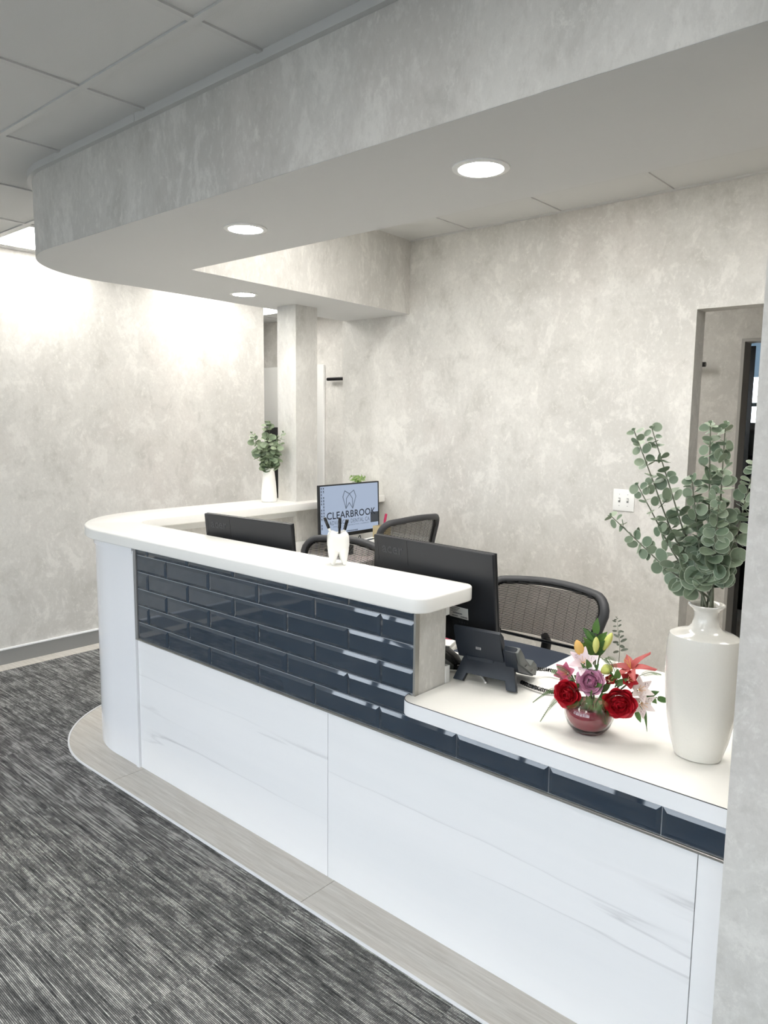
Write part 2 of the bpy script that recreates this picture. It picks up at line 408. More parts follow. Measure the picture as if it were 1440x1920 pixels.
# corridor: far wall with white door and a dark doorway
mb = MB().box(-8.2, -1.535, YH, YH+.12, 0, 2.9).box(-.6, XR, YH, YH+.12, 0, 2.9).box(-1.535, -.6, YH, YH+.12, 2.135, 2.9)
struct('wall_far', mb, M_paper)
struct('wall_corridor', MB().box(-8.2, XL-.12, 3.87, 3.99, 0, 2.9).box(-8.32, -8.2, 3.87, 5.42, 0, 2.9), M_paper)
d1 = struct('door_1', bx(-6.43, -5.475, YH-.03, YH-.001, .01, 2.125, bev=.003), M_white)
jm = MB().box(-1.535, -1.515, YH-.012, YH+.132, 0, 2.135).box(-1.515, -.62, YH-.012, YH+.132, 2.115, 2.135).box(-.62, -.6, YH-.012, YH+.132, 0, 2.135)
d2 = struct('door_2', jm, M_greyp if False else mat('grey_jamb', (176, 174, 170), .5))
obj('door_leaf', bx(0, .047, 0, .86, .01, 2.10, bev=.003), M_bkdark, d2, M=Matrix.Translation((-1.535, YH+.14, 0)) @ Matrix.Rotation(math.radians(15.5), 4, 'Z'))
# room beyond the dark doorway: window in its end wall
mb = MB().box(-4.0, -2.75, 8.4, 8.52, 0, 2.9).box(-1.5, XR, 8.4, 8.52, 0, 2.9).box(-2.75, -1.5, 8.4, 8.52, 0, 1.50).box(-2.75, -1.5, 8.4, 8.52, 2.60, 2.9).box(-4.12, -4.0, YH+.12, 8.52, 0, 2.9)
struct('wall_rear', mb, mat('rear_room_paint', (96, 98, 102), .7))
fr = MB()
for x in (-2.75, -2.15, -1.55): fr.box(x, x+.05, 8.43, 8.48, 1.50, 2.60)
for z in (1.50, 1.76, 2.55): fr.box(-2.75, -1.5, 8.43, 8.48, z, z+.04)
w4 = struct('window_4', fr, mat('window_frame_grey', (190, 200, 205), .5))
for x0 in (-2.70, -2.10):
    for z0, z1 in ((1.54, 1.76), (1.80, 2.55)): obj('pane', bx(x0, x0+.55, 8.452, 8.458, z0, z1), M_window, w4)
obj('roller_blind', bx(-2.74, -1.51, 8.385, 8.39, 2.06, 2.60), M_blind, w4)

# ceilings
ceil = struct('ceiling', MB().box(XL-.12, XR+.12, YF-.12, 1.5, ZC+.03, ZC+.2).box(-8.32, -3.3, 1.5, YH+.12, ZC+.03, ZC+.2).box(-3.751, XR+.12, YW+.06, 9.0, ZC+.03, ZC+.2), M_ctile)
GX = [-1.735-.61*k for k in range(-7, 12)]; GY = [1.21+.61*k for k in range(-8, 8)]
panels = {(-4.52, 2.125), (-4.52, 3.345), (-3.265, 4.565), (-4.485, 4.565), (-2.655, 4.565), (-.82, .295), (-2.655, -1.535), (-.215, -1.535), (-2.655, -2.755), (-.215, -2.755)}  # corridor entries and the one nearest the soffit: unseen, added to brighten
tl = bx(-.297, .297, -.297, .297, 0, .02, bev=.002).mesh('ceiling_tile', M_ctile)
trof = []
def is_main(x, y):
    if y < 1.75 and XL-.2 < x < XR+.2 and y > YF-.1: return True
    if x < -3.6 and y < 4.1 and y > 1.7: return x > XL-.2
    if 4.1 < y < 5.5 and x < XR: return True
    if 3.9 < y < 5.5 and x < -4.1: return True
    return False
for i in range(len(GX)-1):
    x = (GX[i]+GX[i+1])/2
    for j in range(len(GY)-1):
        y = (GY[j]+GY[j+1])/2
        if not is_main(x, y): continue
        if any(abs(x-px) < .31 and abs(y-py) < .31 for px, py in list(panels)) or (abs(x+5.8) < .31 and 4.1 < y < 4.9):
            trof.append((x, y)); continue
        link('ceiling_tile', tl, ceil, (x, y, ZC+.006))
for x in GX:
    mb = MB()
    if XL-.1 < x < XR: mb.box(x-.012, x+.012, YF, 1.5 if x > -3.55 else 4.0, ZC, ZC+.012)
    if x < XR and x > -8.2: mb.box(x-.012, x+.012, 3.93, YH, ZC, ZC+.012)
    if mb.v: obj('ceiling_tee', mb, M_tee, ceil)
for y in GY:
    mb = MB()
    if YF < y < 1.5: mb.box(XL, XR, y-.012, y+.012, ZC-.0004, ZC+.012)
    elif 1.5 < y < 3.95: mb.box(XL, -3.55, y-.012, y+.012, ZC-.0004, ZC+.012)
    elif 3.95 < y < YH: mb.box(-8.2, XR, y-.012, y+.012, ZC-.0004, ZC+.012)
    if mb.v: obj('ceiling_tee', mb, M_tee, ceil)
obj('wall_angle', MB().box(XL, XL+.02, YF, 3.99, ZC-.002, ZC+.012), M_tee, ceil)
# office ceiling, a little higher
oc = struct('ceiling_office', bx(-3.3, XR, 1.9, YW+.05, ZB+.03, ZB+.18), M_ctile)
ogx = [-1.47-.61*k for k in range(-6, 4)]; ogy = [YW-.36-.61*k for k in range(-1, 3)]
for i in range(len(ogx)-1):
    for j in range(len(ogy)-1):
        x = (ogx[i]+ogx[i+1])/2; y = (ogy[j]+ogy[j+1])/2
        if x > XR-.2: continue
        if (i in (3, 5, 6, 7)) and j == 2: trof.append((x, y, ZB)); continue  # unseen office panels, added to brighten the back wall
        link('ceiling_tile', tl, oc, (x, y, ZB+.006))
for x in ogx: obj('ceiling_tee', bx(x-.012, x+.012, 1.95, YW, ZB, ZB+.012), M_tee, oc)
for y in ogy: obj('ceiling_tee', bx(-3.2, XR, y-.012, y+.012, ZB-.0004, ZB+.012), M_tee, oc)
obj('wall_angle', MB().box(-3.3, XR, YW-.02, YW, ZB-.002, ZB+.012), M_tee, oc)

# dropped soffit over the desk: curved wallpapered face, painted underside
out = [(-.387, 1.444)]+arc(-3.13, 1.964, .52, 270, 180, 24)+[(-3.65, 2.15), (-3.735, YW)]
inn = [(-3.146, YW), (-3.030, 2.068), (-.387, 2.068)]
poly = out+inn
mb = MB(); n = len(poly)
vs = [(x, y, z) for z in (ZS, ZB+.04) for x, y in poly]
mb.add(vs, [(i, (i+1) % n, n+(i+1) % n, n+i) for i in range(n)]+[tuple(range(n, 2*n))])
soff = struct('wall_soffit', mb, M_paper2, smooth=30)
def shrink(ps, d):
    o = []; m = len(ps)
    for i in range(m):
        a, b, c = Vector(ps[i-1]), Vector(ps[i]), Vector(ps[(i+1) % m]); n1 = (b-a).normalized(); n2 = (c-b).normalized()
        nn = Vector((n1.y, -n1.x))+Vector((n2.y, -n2.x)); nn.normalize(); o.append(tuple(b+nn*d))
    return o
ub = MB().prism(shrink(poly, .0012), ZS-.0006, ZS+.012)
obj('soffit_underside', ub, M_soffit, soff)
# light metal trim where the soffit meets the tile ceiling (two lengths with a joint)
def offs(pts, d):
    return [(x, y-d) if i == 0 else (x, y) for i, (x, y) in enumerate(pts)]
tA = [(-.387, 1.444), (-2.40, 1.444), (-2.40, 1.424), (-.387, 1.424)]
tB = [(-2.403, 1.444)]+arc(-3.13, 1.964, .52, 270, 180, 24)+[(-3.65, 2.15), (-3.735, YW), (-3.755, YW), (-3.67, 2.15)]+arc(-3.13, 1.964, .54, 180, 270, 24)+[(-2.403, 1.424)]
struct('trim_1', MB().prism(tA, ZC-.022, ZC+.02), M_tee)
struct('trim_2', MB().prism(tB, ZC-.021, ZC+.02), M_tee, smooth=30)
# column standing through the counter
colm = MB().box(-3.594, -3.424, 3.066, 3.243, 1.0702, ZS).box(-3.594, -3.424, 3.066, 3.243, 0, 1.0215)
struct('column', colm, M_paper2)

# lamps
def downlight(x, y, label):
    t = thing('recessed_downlight', label, 'ceiling light', (x, y, ZS), group='recessed downlights in the soffit')
    obj('trim_ring', MB().lathe([(.060, -.001), (.062, -.006), (.078, -.004), (.0785, 0.0)], 40, cap0=False, cap1=False), M_white, t, smooth=40)
    obj('diffuser', MB().lathe([(.0615, -.0035), (.0615, -.001)], 40), M_lamp, t)
downlight(-2.225, 1.752, 'round white recessed downlight over the tiled desk front, second nearest in the soffit')
downlight(-1.206, 1.752, 'nearest and largest looking round recessed downlight, above the flowers end of the desk')
downlight(-3.375, 2.641, 'farthest round recessed downlight, beside the top of the column')
for p in trof:
    x, y = p[0], p[1]; z = p[2] if len(p) > 2 else ZC
    if y > 3.95: lab = 'square glowing ceiling panel in the far corridor, '+('left end, seen beside the column' if x < -5 else 'unseen behind the column, added to light the white door' if x < -4 else 'unseen, added for light near the gap left of the back wall' if x < -2.8 else 'unseen, added for light behind the right hand doorway')  # only the left end panel is visible, other corridor panels are added fill
    elif len(p) > 2: lab = 'unseen glowing ceiling panel added over the office chairs to light the back wall, '+('leftmost of four' if x < -2.1 else 'second of four from the left' if x < -1.4 else 'third of four from the left' if x < -.6 else 'rightmost of four')
    elif y > 1.7: lab = 'square glowing ceiling panel beside the left wall, '+('nearest, left of the curved soffit end' if y < 2.5 else 'hidden behind the soffit')
    else: lab = 'glowing ceiling panel over the waiting area, %s row from the soffit, %s' % ('unseen, added to light the soffit face, first' if y > -.5 else 'near' if y > -1.2 else 'second' if y > -2 else 'third', 'by the left wall' if x < -4 else 'in the middle' if x < -1 else 'on the right')  # panel nearest the soffit is out of view, added to light its face
    t = thing('ceiling_panel_light', lab, 'ceiling light', (x, y, z))
    f = MB().box(-.297, .297, -.297, -.275, 0, .02).box(-.297, .297, .275, .297, 0, .02).box(-.297, -.275, -.275, .275, 0, .02).box(.275, .297, -.275, .275, 0, .02)
    obj('frame', f, M_tee, t); obj('diffuser', bx(-.275, .275, -.275, .275, .004, .018), M_troffer, t)

# ------------------------------------------------------------------ RECEPTION DESK
YP = 1.680
desk = thing('reception_desk', 'white marble panelled reception desk with band of navy glass tiles and curved end', 'reception desk', (0, 0, 0))
core = MB().box(-2.93, -1.341, YP+.013, 1.815, .003, 1.022).box(-1.341, -.387, YP+.013, 1.80, .003, .716)
obj('desk_wall', core, M_paper, desk)
# wallpapered end cap of the raised wall with metal edge
obj('end_cap', bx(-1.343, -1.337, 1.683, 1.815, .70, 1.0215), M_paper2, desk)
obj('tile_edge_strip', bx(-1.343, -1.3355, 1.664, 1.683, .716, 1.0215), M_alu, desk, label='brushed metal strip')
obj('tile_edge_strip', bx(-2.926, -2.906, 1.668, 1.69, .609, 1.0215), M_base, desk)
obj('tile_edge_strip', bx(-2.928, -.387, 1.668, 1.69, .603, .6105, bev=.001), M_alu, desk, label='brushed metal strip')
for a, b in ((-2.928, -1.7225), (-1.7205, -.5065), (-.5045, -.387)):
    obj('marble_panel', bx(a, b, YP, YP+.013, .003, .603, bev=.0006), M_marble, desk)
# curved white end: panel, top band, return side
def curved(r, z0, z1, th=.012, x1=-2.935, y1=3.79):
    o = [(x1, 2.166-r)]+arc(-3.15, 2.166, r, 270, 180, 28)+[(-3.15-r, y1)]
    i = [(-3.15-r+th, y1)]+arc(-3.15, 2.166, r-th, 180, 270, 28)+[(x1, 2.166-r+th)]
    return MB().prism(o+i, z0, z1)
obj('curved_panel', curved(.492, .003, .983), M_gloss, desk, smooth=30)
obj('curved_band', curved(.500, .985, 1.0215, .02), M_gloss, desk, smooth=30)
obj('corner_post', bx(-2.951, -2.929, 1.668, 1.70, .003, 1.0, bev=.001), M_gloss, desk)
# half wall of the return, in two lengths each side of the column
obj('return_wall', bx(-3.628, -3.45, 2.17, 3.064, .003, 1.0215), M_paper, desk)
obj('return_wall', bx(-3.628, -3.45, 3.245, 3.80, .003, 1.0215), M_paper, desk)
# cleats under the counter, upstands on the worktop
for b in ((-3.40, -1.36, 1.816, 1.836, .980, 1.0215), (-3.449, -3.425, 1.84, 3.064, .980, 1.0215), (-3.449, -3.425, 3.245, 3.80, .980, 1.0215)):
    obj('cleat', bx(*b), M_white, desk)
obj('cleat', bx(-1.358, -1.339, 1.816, 1.836, .978, 1.0215), M_white, desk)
# navy glass tiles in running bond
TP, ZT0, PX = .0748, .6115, .2975
def tile_mb(x0, x1, z0, z1):
    w = .0115; g = .0014; x0 += g; x1 -= g; z0 += g; z1 -= g; yb, ye, yf = 1.679, 1.6730, 1.6696
    a = [(x0, yb, z0), (x1, yb, z0), (x1, yb, z1), (x0, yb, z1)]; b = [(x0, ye, z0), (x1, ye, z0), (x1, ye, z1), (x0, ye, z1)]
    ww = min(w, (z1-z0)*.4)
    c = [(x0+w, yf, z0+ww), (x1-w, yf, z0+ww), (x1-w, yf, z1-ww), (x0+w, yf, z1-ww)]
    fs = [(3, 2, 1, 0)]
    for i in range(4):
        j = (i+1) % 4; fs += [(i, j, 4+j, 4+i), (4+i, 4+j, 8+j, 8+i)]
    fs.append((8, 9, 10, 11)); return MB().add(a+b+c, fs)
obj('grout_bed', MB().box(-2.906, -1.343, 1.6762, YP+.013, .6105, 1.0215).box(-1.343, -.387, 1.6762, YP+.013, .6105, .716), M_grout, desk)
tile_cache = {}
for row in range(6):
    z0 = ZT0+row*TP; z1 = min(z0+TP, 1.0215); off = -2.673 if row % 2 == 0 else -2.814
    for k in range(-1, 9):
        x0 = off+k*PX; x1 = x0+PX; zz = z1
        xr = -1.343 if row >= 2 else -.387
        pieces = [(x0, x1, zz)]
        if row == 1:
            pieces = []
            if x0 < -1.355: pieces.append((x0, min(x1, -1.36), z1))
            if x1 > -1.355: pieces.append((max(x0, -1.36), x1, .7155))
        for a, b, zt in pieces:
            a = max(a, -2.906); b = min(b, xr)
            if b-a < .025: continue
            key = (round(b-a, 4), round(zt-z0, 4))
            if key not in tile_cache: tile_cache[key] = tile_mb(-(b-a)/2, (b-a)/2, 0, zt-z0).mesh('tile', M_tile)
            o = link('tile', tile_cache[key], desk, ((a+b)/2, 0, z0))

# raised countertop, L shaped with round corner
ct_poly = ([(-1.285, 1.627+.05)]+arc(-1.335, 1.677, .05, 0, -90, 6)[1:]+arc(-3.15, 2.157, .53, 270, 180, 30)+[(-3.68, 3.80), (-3.34, 3.80)]
           + [(-3.352, 2.04)]+arc(-3.222, 2.035, .13, 180, 270, 10)+arc(-1.325, 1.865, .04, 90, 0, 5))
ctop = obj('raised_countertop', MB().prism(ct_poly, 1.022, 1.070, bev=.007, seg=3), M_quartz, smooth=50)
tag(ctop, 'raised white quartz L-shaped countertop with rounded end running over the navy tiles', 'countertop')
# low worktop
lw = (arc(-1.31, 1.667, .05, 180, 270, 8)+[(-.388, 1.617), (-.388, 2.396), (-1.178, 2.396), (-1.178, 2.16)]+arc(-1.238, 2.16, .06, 0, -90, 5)[1:]
      + [(-2.70, 2.10), (-2.70, 1.838), (-1.334, 1.838), (-1.334, 1.664), (-1.36, 1.664)])
lwo = thing('low_worktop', 'low white laminate worktop carrying the phone, red flower bowl and tall vase', 'worktop', (0, 0, 0))
obj('top', MB().prism(lw, .717, .760), M_lamin, lwo)
obj('front_band', MB().prism(arc(-1.31, 1.667, .0525, 180, 270, 8)+[(-.388, 1.6145), (-.388, 1.617)]+arc(-1.31, 1.667, .0505, 270, 180, 8), .7165, .7585), M_edge, lwo, smooth=40)
obj('edge_line', MB().prism(arc(-1.31, 1.667, .0522, 180, 270, 8)+[(-.388, 1.6149), (-.388, 1.6166)]+arc(-1.31, 1.667, .0504, 270, 180, 8), .7586, .7602), M_line, lwo, label='thin dark edge joint')
obj('upstand', bx(-2.70, -1.334, 1.817, 1.837, .761, .815), M_white, lwo)
# side worktop along the return and back wall
sw = thing('side_worktop', 'white side worktop along the return wall under the lit logo monitor', 'worktop', (0, 0, 0))
obj('top', MB().prism([(-3.42, 1.84), (-2.705, 1.84), (-2.705, 2.10), (-2.89, 2.30), (-2.89, 3.80), (-3.42, 3.80)], .717, .760), M_lamin, sw)
obj('upstand', MB().box(-3.422, -3.402, 1.84, 3.80, .761, .82).box(-3.40, -2.89, 3.78, 3.80, .761, .82), M_white, sw)
obj('end_panel', bx(-2.93, -2.905, 3.3, 3.79, .003, .716), M_white, sw)

# ------------------------------------------------------------------ MONITORS
def rrect(x0, x1, z0, z1): return [(x0, z0), (x1, z0), (x1, z1), (x0, z1)]
def monitor(loc, rz, label, tilt, h_top, w=.54, h=.322, logo=False, sticker=False, base_off=0.0):
    # local: screen looks along -y, z=0 on the table
    t = thing('desktop_monitor', label, 'monitor', loc, rz, 'desktop monitors on the reception desk')
    R = Matrix.Translation((0, 0, h_top)) @ Matrix.Rotation(tilt, 4, 'X')
    def T(mb):
        mb.v = [tuple(R @ Vector(p)) for p in mb.v]; return mb
    obj('casing', T(MB().box(-w/2, w/2, -.004, .012, -h, 0, bev=.003).box(-.065, .065, .012, .03, -h+.05, -.125, bev=.006)), M_mon, t, smooth=30)
    bz = MB().box(-w/2, w/2, -.009, -.004, -.008, 0).box(-w/2, w/2, -.009, -.004, -h, -h+.022).box(-w/2, -w/2+.008, -.009, -.004, -h+.022, -.008).box(w/2-.008, w/2, -.009, -.004, -h+.022, -.008)
    obj('bezel', T(bz), M_black, t)
    scr = obj('screen', T(MB().box(-w/2+.008, w/2-.008, -.0065, -.0045, -h+.022, -.008)), M_screen if not logo else M_bkdark, t)
    neck = MB().box(-.035, .035, .032, .05, .02, h_top-h*.45, bev=.006)
    obj('stand_neck', neck, M_black, t)
    obj('stand_base', MB().box(-.12, .12, -.10, .098, .001, .014, bev=.004).box(-.115, .115, -.095, .093, .014, .016), M_greyp, t)
    if logo:
        me = text_mesh('acer', .052, .0006, 1.15, 1.0, offset=.0003); me.materials.append(M_logo)
        o = link('logo', me, t, M=R @ Matrix.Translation((w/2-.094, .0125, -.058)) @ Matrix.Rotation(pi, 4, 'Z') @ Matrix.Rotation(pi/2, 4, 'X'))
        o['label'] = 'glossy grey brand lettering'
        obj('panel_line', T(bx(w/2-.022, w/2-.021, .0119, .0124, -.09, -.02)), M_bkdark, t); obj('panel_line', T(bx(w/2-.168, w/2-.167, .0119, .0124, -.09, -.003)), M_bkdark, t)
        for x in (.02, -.055): obj('screw', T(bx(x, x+.004, .0295, .0315, -.118, -.114)), M_chrome, t)
    if sticker:
        s = obj('rating_label', T(bx(-.160, -.08, .0121, .0128, -.236, -.198)), M_paperw, t, label='white paper label with black barcode')
        bars = MB()
        rr = random.Random(3)
        for z, x0, x1, hh in ((-.203, -.155, -.115, .0015), (-.208, -.155, -.12, .0012), (-.212, -.15, -.125, .0012), (-.216, -.155, -.13, .001)):
            bars.box(-.24-x0-.0, -.24-x1, .0128, .0131, z, z+hh)
        x = -.094
        while x > -.135:
            ww = rr.choice((.0008, .0014, .002)); bars.box(x-ww, x, .0128, .0131, -.2225, -.2185); x -= ww+.001
        for a, b in ((-.092, -.115), (-.128, -.155)):
            x = a
            while x > b:
                ww = rr.choice((.0008, .0014)); bars.box(x-ww, x, .0128, .0131, -.2325, -.2275); x -= ww+.0014
        bars.v = [tuple(p) for p in bars.v]
        obj('barcode', T(bars), M_ink, s)
        g = MB()
        for k in range(5): g.box(-.112, -.09, .0121, .0125, -.249-k*.005, -.2475-k*.005)
        for k in range(4): g.box(-.124-k*.011, -.118-k*.011, .0121, .0125, -.252, -.246)
        obj('embossed_symbols', T(g), M_logo, t)
    return t, R
tm1, _ = monitor((-1.508, 1.953, .76), pi+math.radians(-4.5), 'black monitor seen from behind, nearest, between the counter end and the phone', math.radians(-6), .41, logo=True, sticker=True)
tm2, _ = monitor((-2.495, 1.955, .76), pi+math.radians(4), 'black monitor seen from behind, left one near the curved counter corner', math.radians(-6), .40, w=.535, logo=True)
tm3, R3 = monitor((-3.20, 3.302, .76), pi/2, 'monitor with lit pale blue screen showing a tooth logo and dental practice name', math.radians(-2), .427, w=.532, h=.325)
# what the lit screen shows (flat print just proud of the screen)
def on_screen(me_or_mb, name, m, lab=None):
    me = me_or_mb
    if isinstance(me, MB): me = me.mesh(name, m)
    else: me.materials.append(m)
    o = link(name, me, scr3, M=R3 @ Matrix.Translation((0, -.0072, 0)) @ Matrix.Rotation(pi/2, 4, 'X'))
    if lab: o['label'] = lab
    return o
scr3 = [c for c in tm3.children if c.name.startswith('screen')][0]
def shifted(me, x, y):
    for v in me.vertices: v.co.x += x; v.co.y += y
    return me
def ribbon(pts, w):
    mb = MB()
    for (a, b) in zip(pts[:-1], pts[1:]):
        a = Vector((*a, 0)); b = Vector((*b, 0)); d = (b-a).normalized(); nn = Vector((-d.y, d.x, 0))*w/2; d = d*w*.3
        mb.add([a-nn-d, b-nn+d, b+nn+d, a+nn-d], [(0, 1, 2, 3)])
    return mb
def U(x, y):   # crop pixel -> screen metres (screen 0.516 x 0.295, origin top centre of casing)
    return (x, y)
tooth = MB()
s1 = [(-.047, -.045), (-.064, -.082), (-.038, -.155), (-.008, -.120), (.022, -.158), (.020, -.095), (-.004, -.066), (-.047, -.045)]
s2 = [(.034, -.045), (.052, -.084), (.022, -.158)]
s3 = [(.034, -.045), (-.006, -.066), (-.032, -.092), (-.038, -.155)]
for sgm in (s1, s2, s3):
    r_ = ribbon(sgm, .0050); tooth.add(r_.v, r_.f)
on_screen(tooth, 'tooth_logo', M_ink2, 'outlined tooth emblem')
def fit_text(txt, x0, x1, ybase, hgt, m, name, off=0.0):
    me = text_mesh(txt, .1, 0.0, 1, 1.05, 'LEFT', off); xs = [v.co.x for v in me.vertices]; ys = [v.co.y for v in me.vertices]
    a, b, c, d = min(xs), max(xs), min(ys), max(ys)
    for v in me.vertices: v.co.x = x0+(v.co.x-a)/(b-a)*(x1-x0); v.co.y = ybase+(v.co.y-c)/(d-c)*hgt
    return on_screen(me, name, m)
fit_text('CLEARBROOK', -.205, .232, -.212, .044, M_ink, 'screen_lettering', .0012)
fit_text('ADVANCED DENTAL CA', -.185, .175, -.248, .026, M_ink2, 'screen_lettering', .0)
fit_text('IMPLANT | RECONSTRUCTIVE | COSMETIC', -.15, .172, -.266, .010, M_ink2, 'screen_lettering')
ic = MB(); ri = random.Random(5)
def sq(mb, x, y, a, b): mb.add([(x, y, 0), (x+a, y, 0), (x+a, y+b, 0), (x, y+b, 0)], [(0, 1, 2, 3)])
for c, cx in enumerate((-.250, -.232)):
    for k in range(14 if c == 0 else 11):
        if ri.random() < .12: continue
        sq(ic, cx, -.024-k*.0185, .008, .008); sq(ic, cx-.001, -.029-k*.0185, .010, .002)
for k in range(12): sq(ic, -.035+k*.0085, -.2985, .006, .006)
sq(ic, -.254, -.299, .006, .006)
on_screen(ic, 'desktop_icons', M_ink)
pn = MB(); sq(pn, .184, -.262, .074, .066); on_screen(pn, 'notification_panel', M_tray)
obj('brand_plate', MB().box(-.018, .018, -.0098, -.009, -.318, -.311), M_logo, tm3, M=Matrix.Translation((0, 0, .427)))

# ------------------------------------------------------------------ OFFICE CHAIRS
def chair(loc, rz, label, seat_h, back_top, w=.54, arms=True, gap=.07):
    # local: sitter looks along -y; backrest at y=0; z=0 floor
    t = thing('office_chair', label, 'office chair', loc, rz, 'black mesh office chairs behind the desk')
    zb = seat_h+gap; zt = back_top
    H = zt-zb
    def outline(s):   # s: 0..1 height -> half width ; rounded upper corners
        return w/2*(.90+.10*s)
    def bow(x): return -.055*(abs(x)/(w/2))**2.4       # backrest wraps forward at the sides
    def lean(z): return .07*((z-zb)/H)**1.5
    def P(x, z): return Vector((x, bow(x)+lean(z), z))
    rc = .065; path = []
    hw0, hw1 = w/2*.90, w/2
    pts = [(-hw0+.05, zb), (-hw0, zb+.05)]
    pts += [(-hw0-(hw1-hw0)*k/4, zb+.05+(H-.05-rc)*k/4) for k in range(1, 5)]
    pts += [(-hw1+rc-rc*math.cos(a), zt-rc+rc*math.sin(a)) for a in [pi/2*k/5 for k in range(1, 6)]]
    pts += [(-(hw1-rc)*(1-k/4.0), zt+.012*math.sin(pi/2*k/4)) for k in range(1, 5)]
    full = pts+[(-x, z) for x, z in reversed(pts[:-1])]
    fp = [P(x, z) for x, z in full]
    obj('back_frame', MB().tube(fp+[fp[0]], [(.006 if z < zb+.01 else .019) for x, z in full]+[.006], 10, cap=False), M_frame, t, smooth=60)
    rim = [p+Vector((0, -.006, 0)) for p in [P(x*.945, zb+(z-zb)*.97+.004) for x, z in full]]
    obj('inner_rim', MB().tube(rim+[rim[0]], [(.005 if z < zb+.01 else .011) for x, z in full]+[.005], 8, cap=False), M_bkdark, t, smooth=60)
    mb = MB(); nrow = int(H/.0056)
    def halfw(z):
        s = (z-zb)/H; hw = hw0+(hw1-hw0)*s
        if z > zt-rc: d = z-(zt-rc); hw -= rc-math.sqrt(max(0, rc*rc-d*d))
        return hw*.95
    for k in range(nrow):
        z = zb+.012+(H-.024)*k/(nrow-1); hw = halfw(z); vs = []; N = 13
        for i in range(N):
            x = -hw+2*hw*i/(N-1); p = P(x, z); vs += [(p.x, p.y-.004, p.z), (p.x, p.y-.004, p.z+.0038), (p.x, p.y-.0025, p.z+.0019)]
        fs = []
        for i in range(N-1):
            a = 3*i; fs += [(a, a+3, a+4, a+1), (a+1, a+4, a+5, a+2), (a+2, a+5, a+3, a)]
        mb.add(vs, fs)
    for i in range(-5, 6):
        x = i*w/11.5
        zz = [zb+.012+(H-.03)*k/8 for k in range(9)]
        zz = [z for z in zz if abs(x) < halfw(z)]
        if len(zz) > 1: mb.tube([P(x, z)+Vector((0, -.003, 0)) for z in zz], .0007, 3)
    obj('mesh_panel', mb, M_mesh, t, kind='stuff')
    # spine, seat, arms, column, base
    obj('back_spine', MB().tube([(0, .02, zb+.01), (0, .04, zb-.02), (0, .02, seat_h-.07), (0, -.12, seat_h-.085)], [.016, .022, .025, .025], 8), M_black, t, smooth=60)
    obj('seat', MB().prism([(x*.245*(1.0), -.26+y*.245) for x, y in [(math.copysign(abs(math.cos(a))**.5, math.cos(a)), math.copysign(abs(math.sin(a))**.5, math.sin(a))) for a in [2*pi*k/28 for k in range(28)]]], seat_h-.06, seat_h, bev=.02, seg=3), M_seat, t, smooth=60)
    if arms:
        for s in (-1, 1):
            ar = MB().box(s*.27-.035, s*.27+.035, -.33, -.08, seat_h+.19, seat_h+.215, bev=.01).tube([(s*.27, -.20, seat_h+.19), (s*.275, -.20, seat_h-.04), (s*.2, -.2, seat_h-.065)], .016, 8)
            obj('armrest', ar, M_black, t, smooth=45)
    obj('gas_column', MB().tube([(0, -.26, seat_h-.06), (0, -.26, .07)], .028, 12), M_black, t, smooth=60)
    for k in range(5):
        a = 2*pi*k/5+.3; c = Vector((0, -.26, 0)); e = c+Vector((math.cos(a)*.28, math.sin(a)*.28, .075))
        lg = obj('leg', MB().tube([c+Vector((0, 0, .10)), e], [.026, .016], 8), M_black, t, smooth=60)
        obj('caster', MB().lathe([(.027, -.02), (.028, 0), (.027, .02)], 14, M=Matrix.Translation(e+Vector((0, 0, -.045))) @ Matrix.Rotation(pi/2, 4, 'X')), M_bkdark, lg, smooth=60)
    return t
chair((-1.50, 2.72, 0), 0, 'black mesh office chair with navy seat behind the phone, right of the nearest monitor', .645, .888, .55, arms=False, gap=.027)
chair((-2.57, 2.60, 0), 0, 'black mesh office chair partly hidden behind the tooth-shaped pen holder', .53, .962, .54)
chair((-2.76, 3.36, 0), -pi/2, 'black mesh office chair turned sideways in front of the lit screen by the back wall', .545, 1.0, .52, arms=False)

# ------------------------------------------------------------------ DESK PHONE
ph = thing('desk_phone', 'navy black desk phone on a two footed stand, seen from behind', 'telephone', (-1.235, 1.93, .76), math.radians(8))
def yz_slab(x0, x1, pts, bev=.003):   # closed polygon in (y,z) extruded along x
    mb = MB(); M = Matrix(((0, 0, 1, 0), (1, 0, 0, 0), (0, 1, 0, 0), (0, 0, 0, 1)))
    return mb.prism(pts, x0, x1, bev=bev, seg=2, M=M)
obj('body', yz_slab(-.105, .10, [(-.03, .085), (.115, .008), (.122, .022), (.10, .04), (-.02, .108)]), M_navy, ph, smooth=30)
# stand plate with two feet
th = .008
pl = [(-.085, .085), (.082, .085), (.108, .0), (.074, .0), (.066, .026), (-.066, .026), (-.074, .0), (-.108, .0)]
Ms = Matrix.Translation((0, -.055, .0045)) @ Matrix.Rotation(math.radians(90-24), 4, 'X')
obj('stand', MB().prism(pl, -th, th, bev=.002, M=Ms), M_navy, ph, smooth=30)
# tilting screen housing
sc_pts = [(-.012, .075), (-.028, .075), (-.05, .12), (-.068, .178), (-.060, .184), (-.036, .165), (-.012, .10)]
obj('screen_housing', yz_slab(-.108, .052, sc_pts, bev=.004), M_navy, ph, smooth=40)
obj('hinge', MB().box(-.075, .02, -.034, -.014, .062, .085, bev=.004), M_navy, ph, smooth=40)
obj('emblem', MB().box(-.009, .009, -.0565, -.0535, .116, .131, bev=.001), M_chrome, ph, M=Matrix.Translation((-.028, 0.006, -.004)))
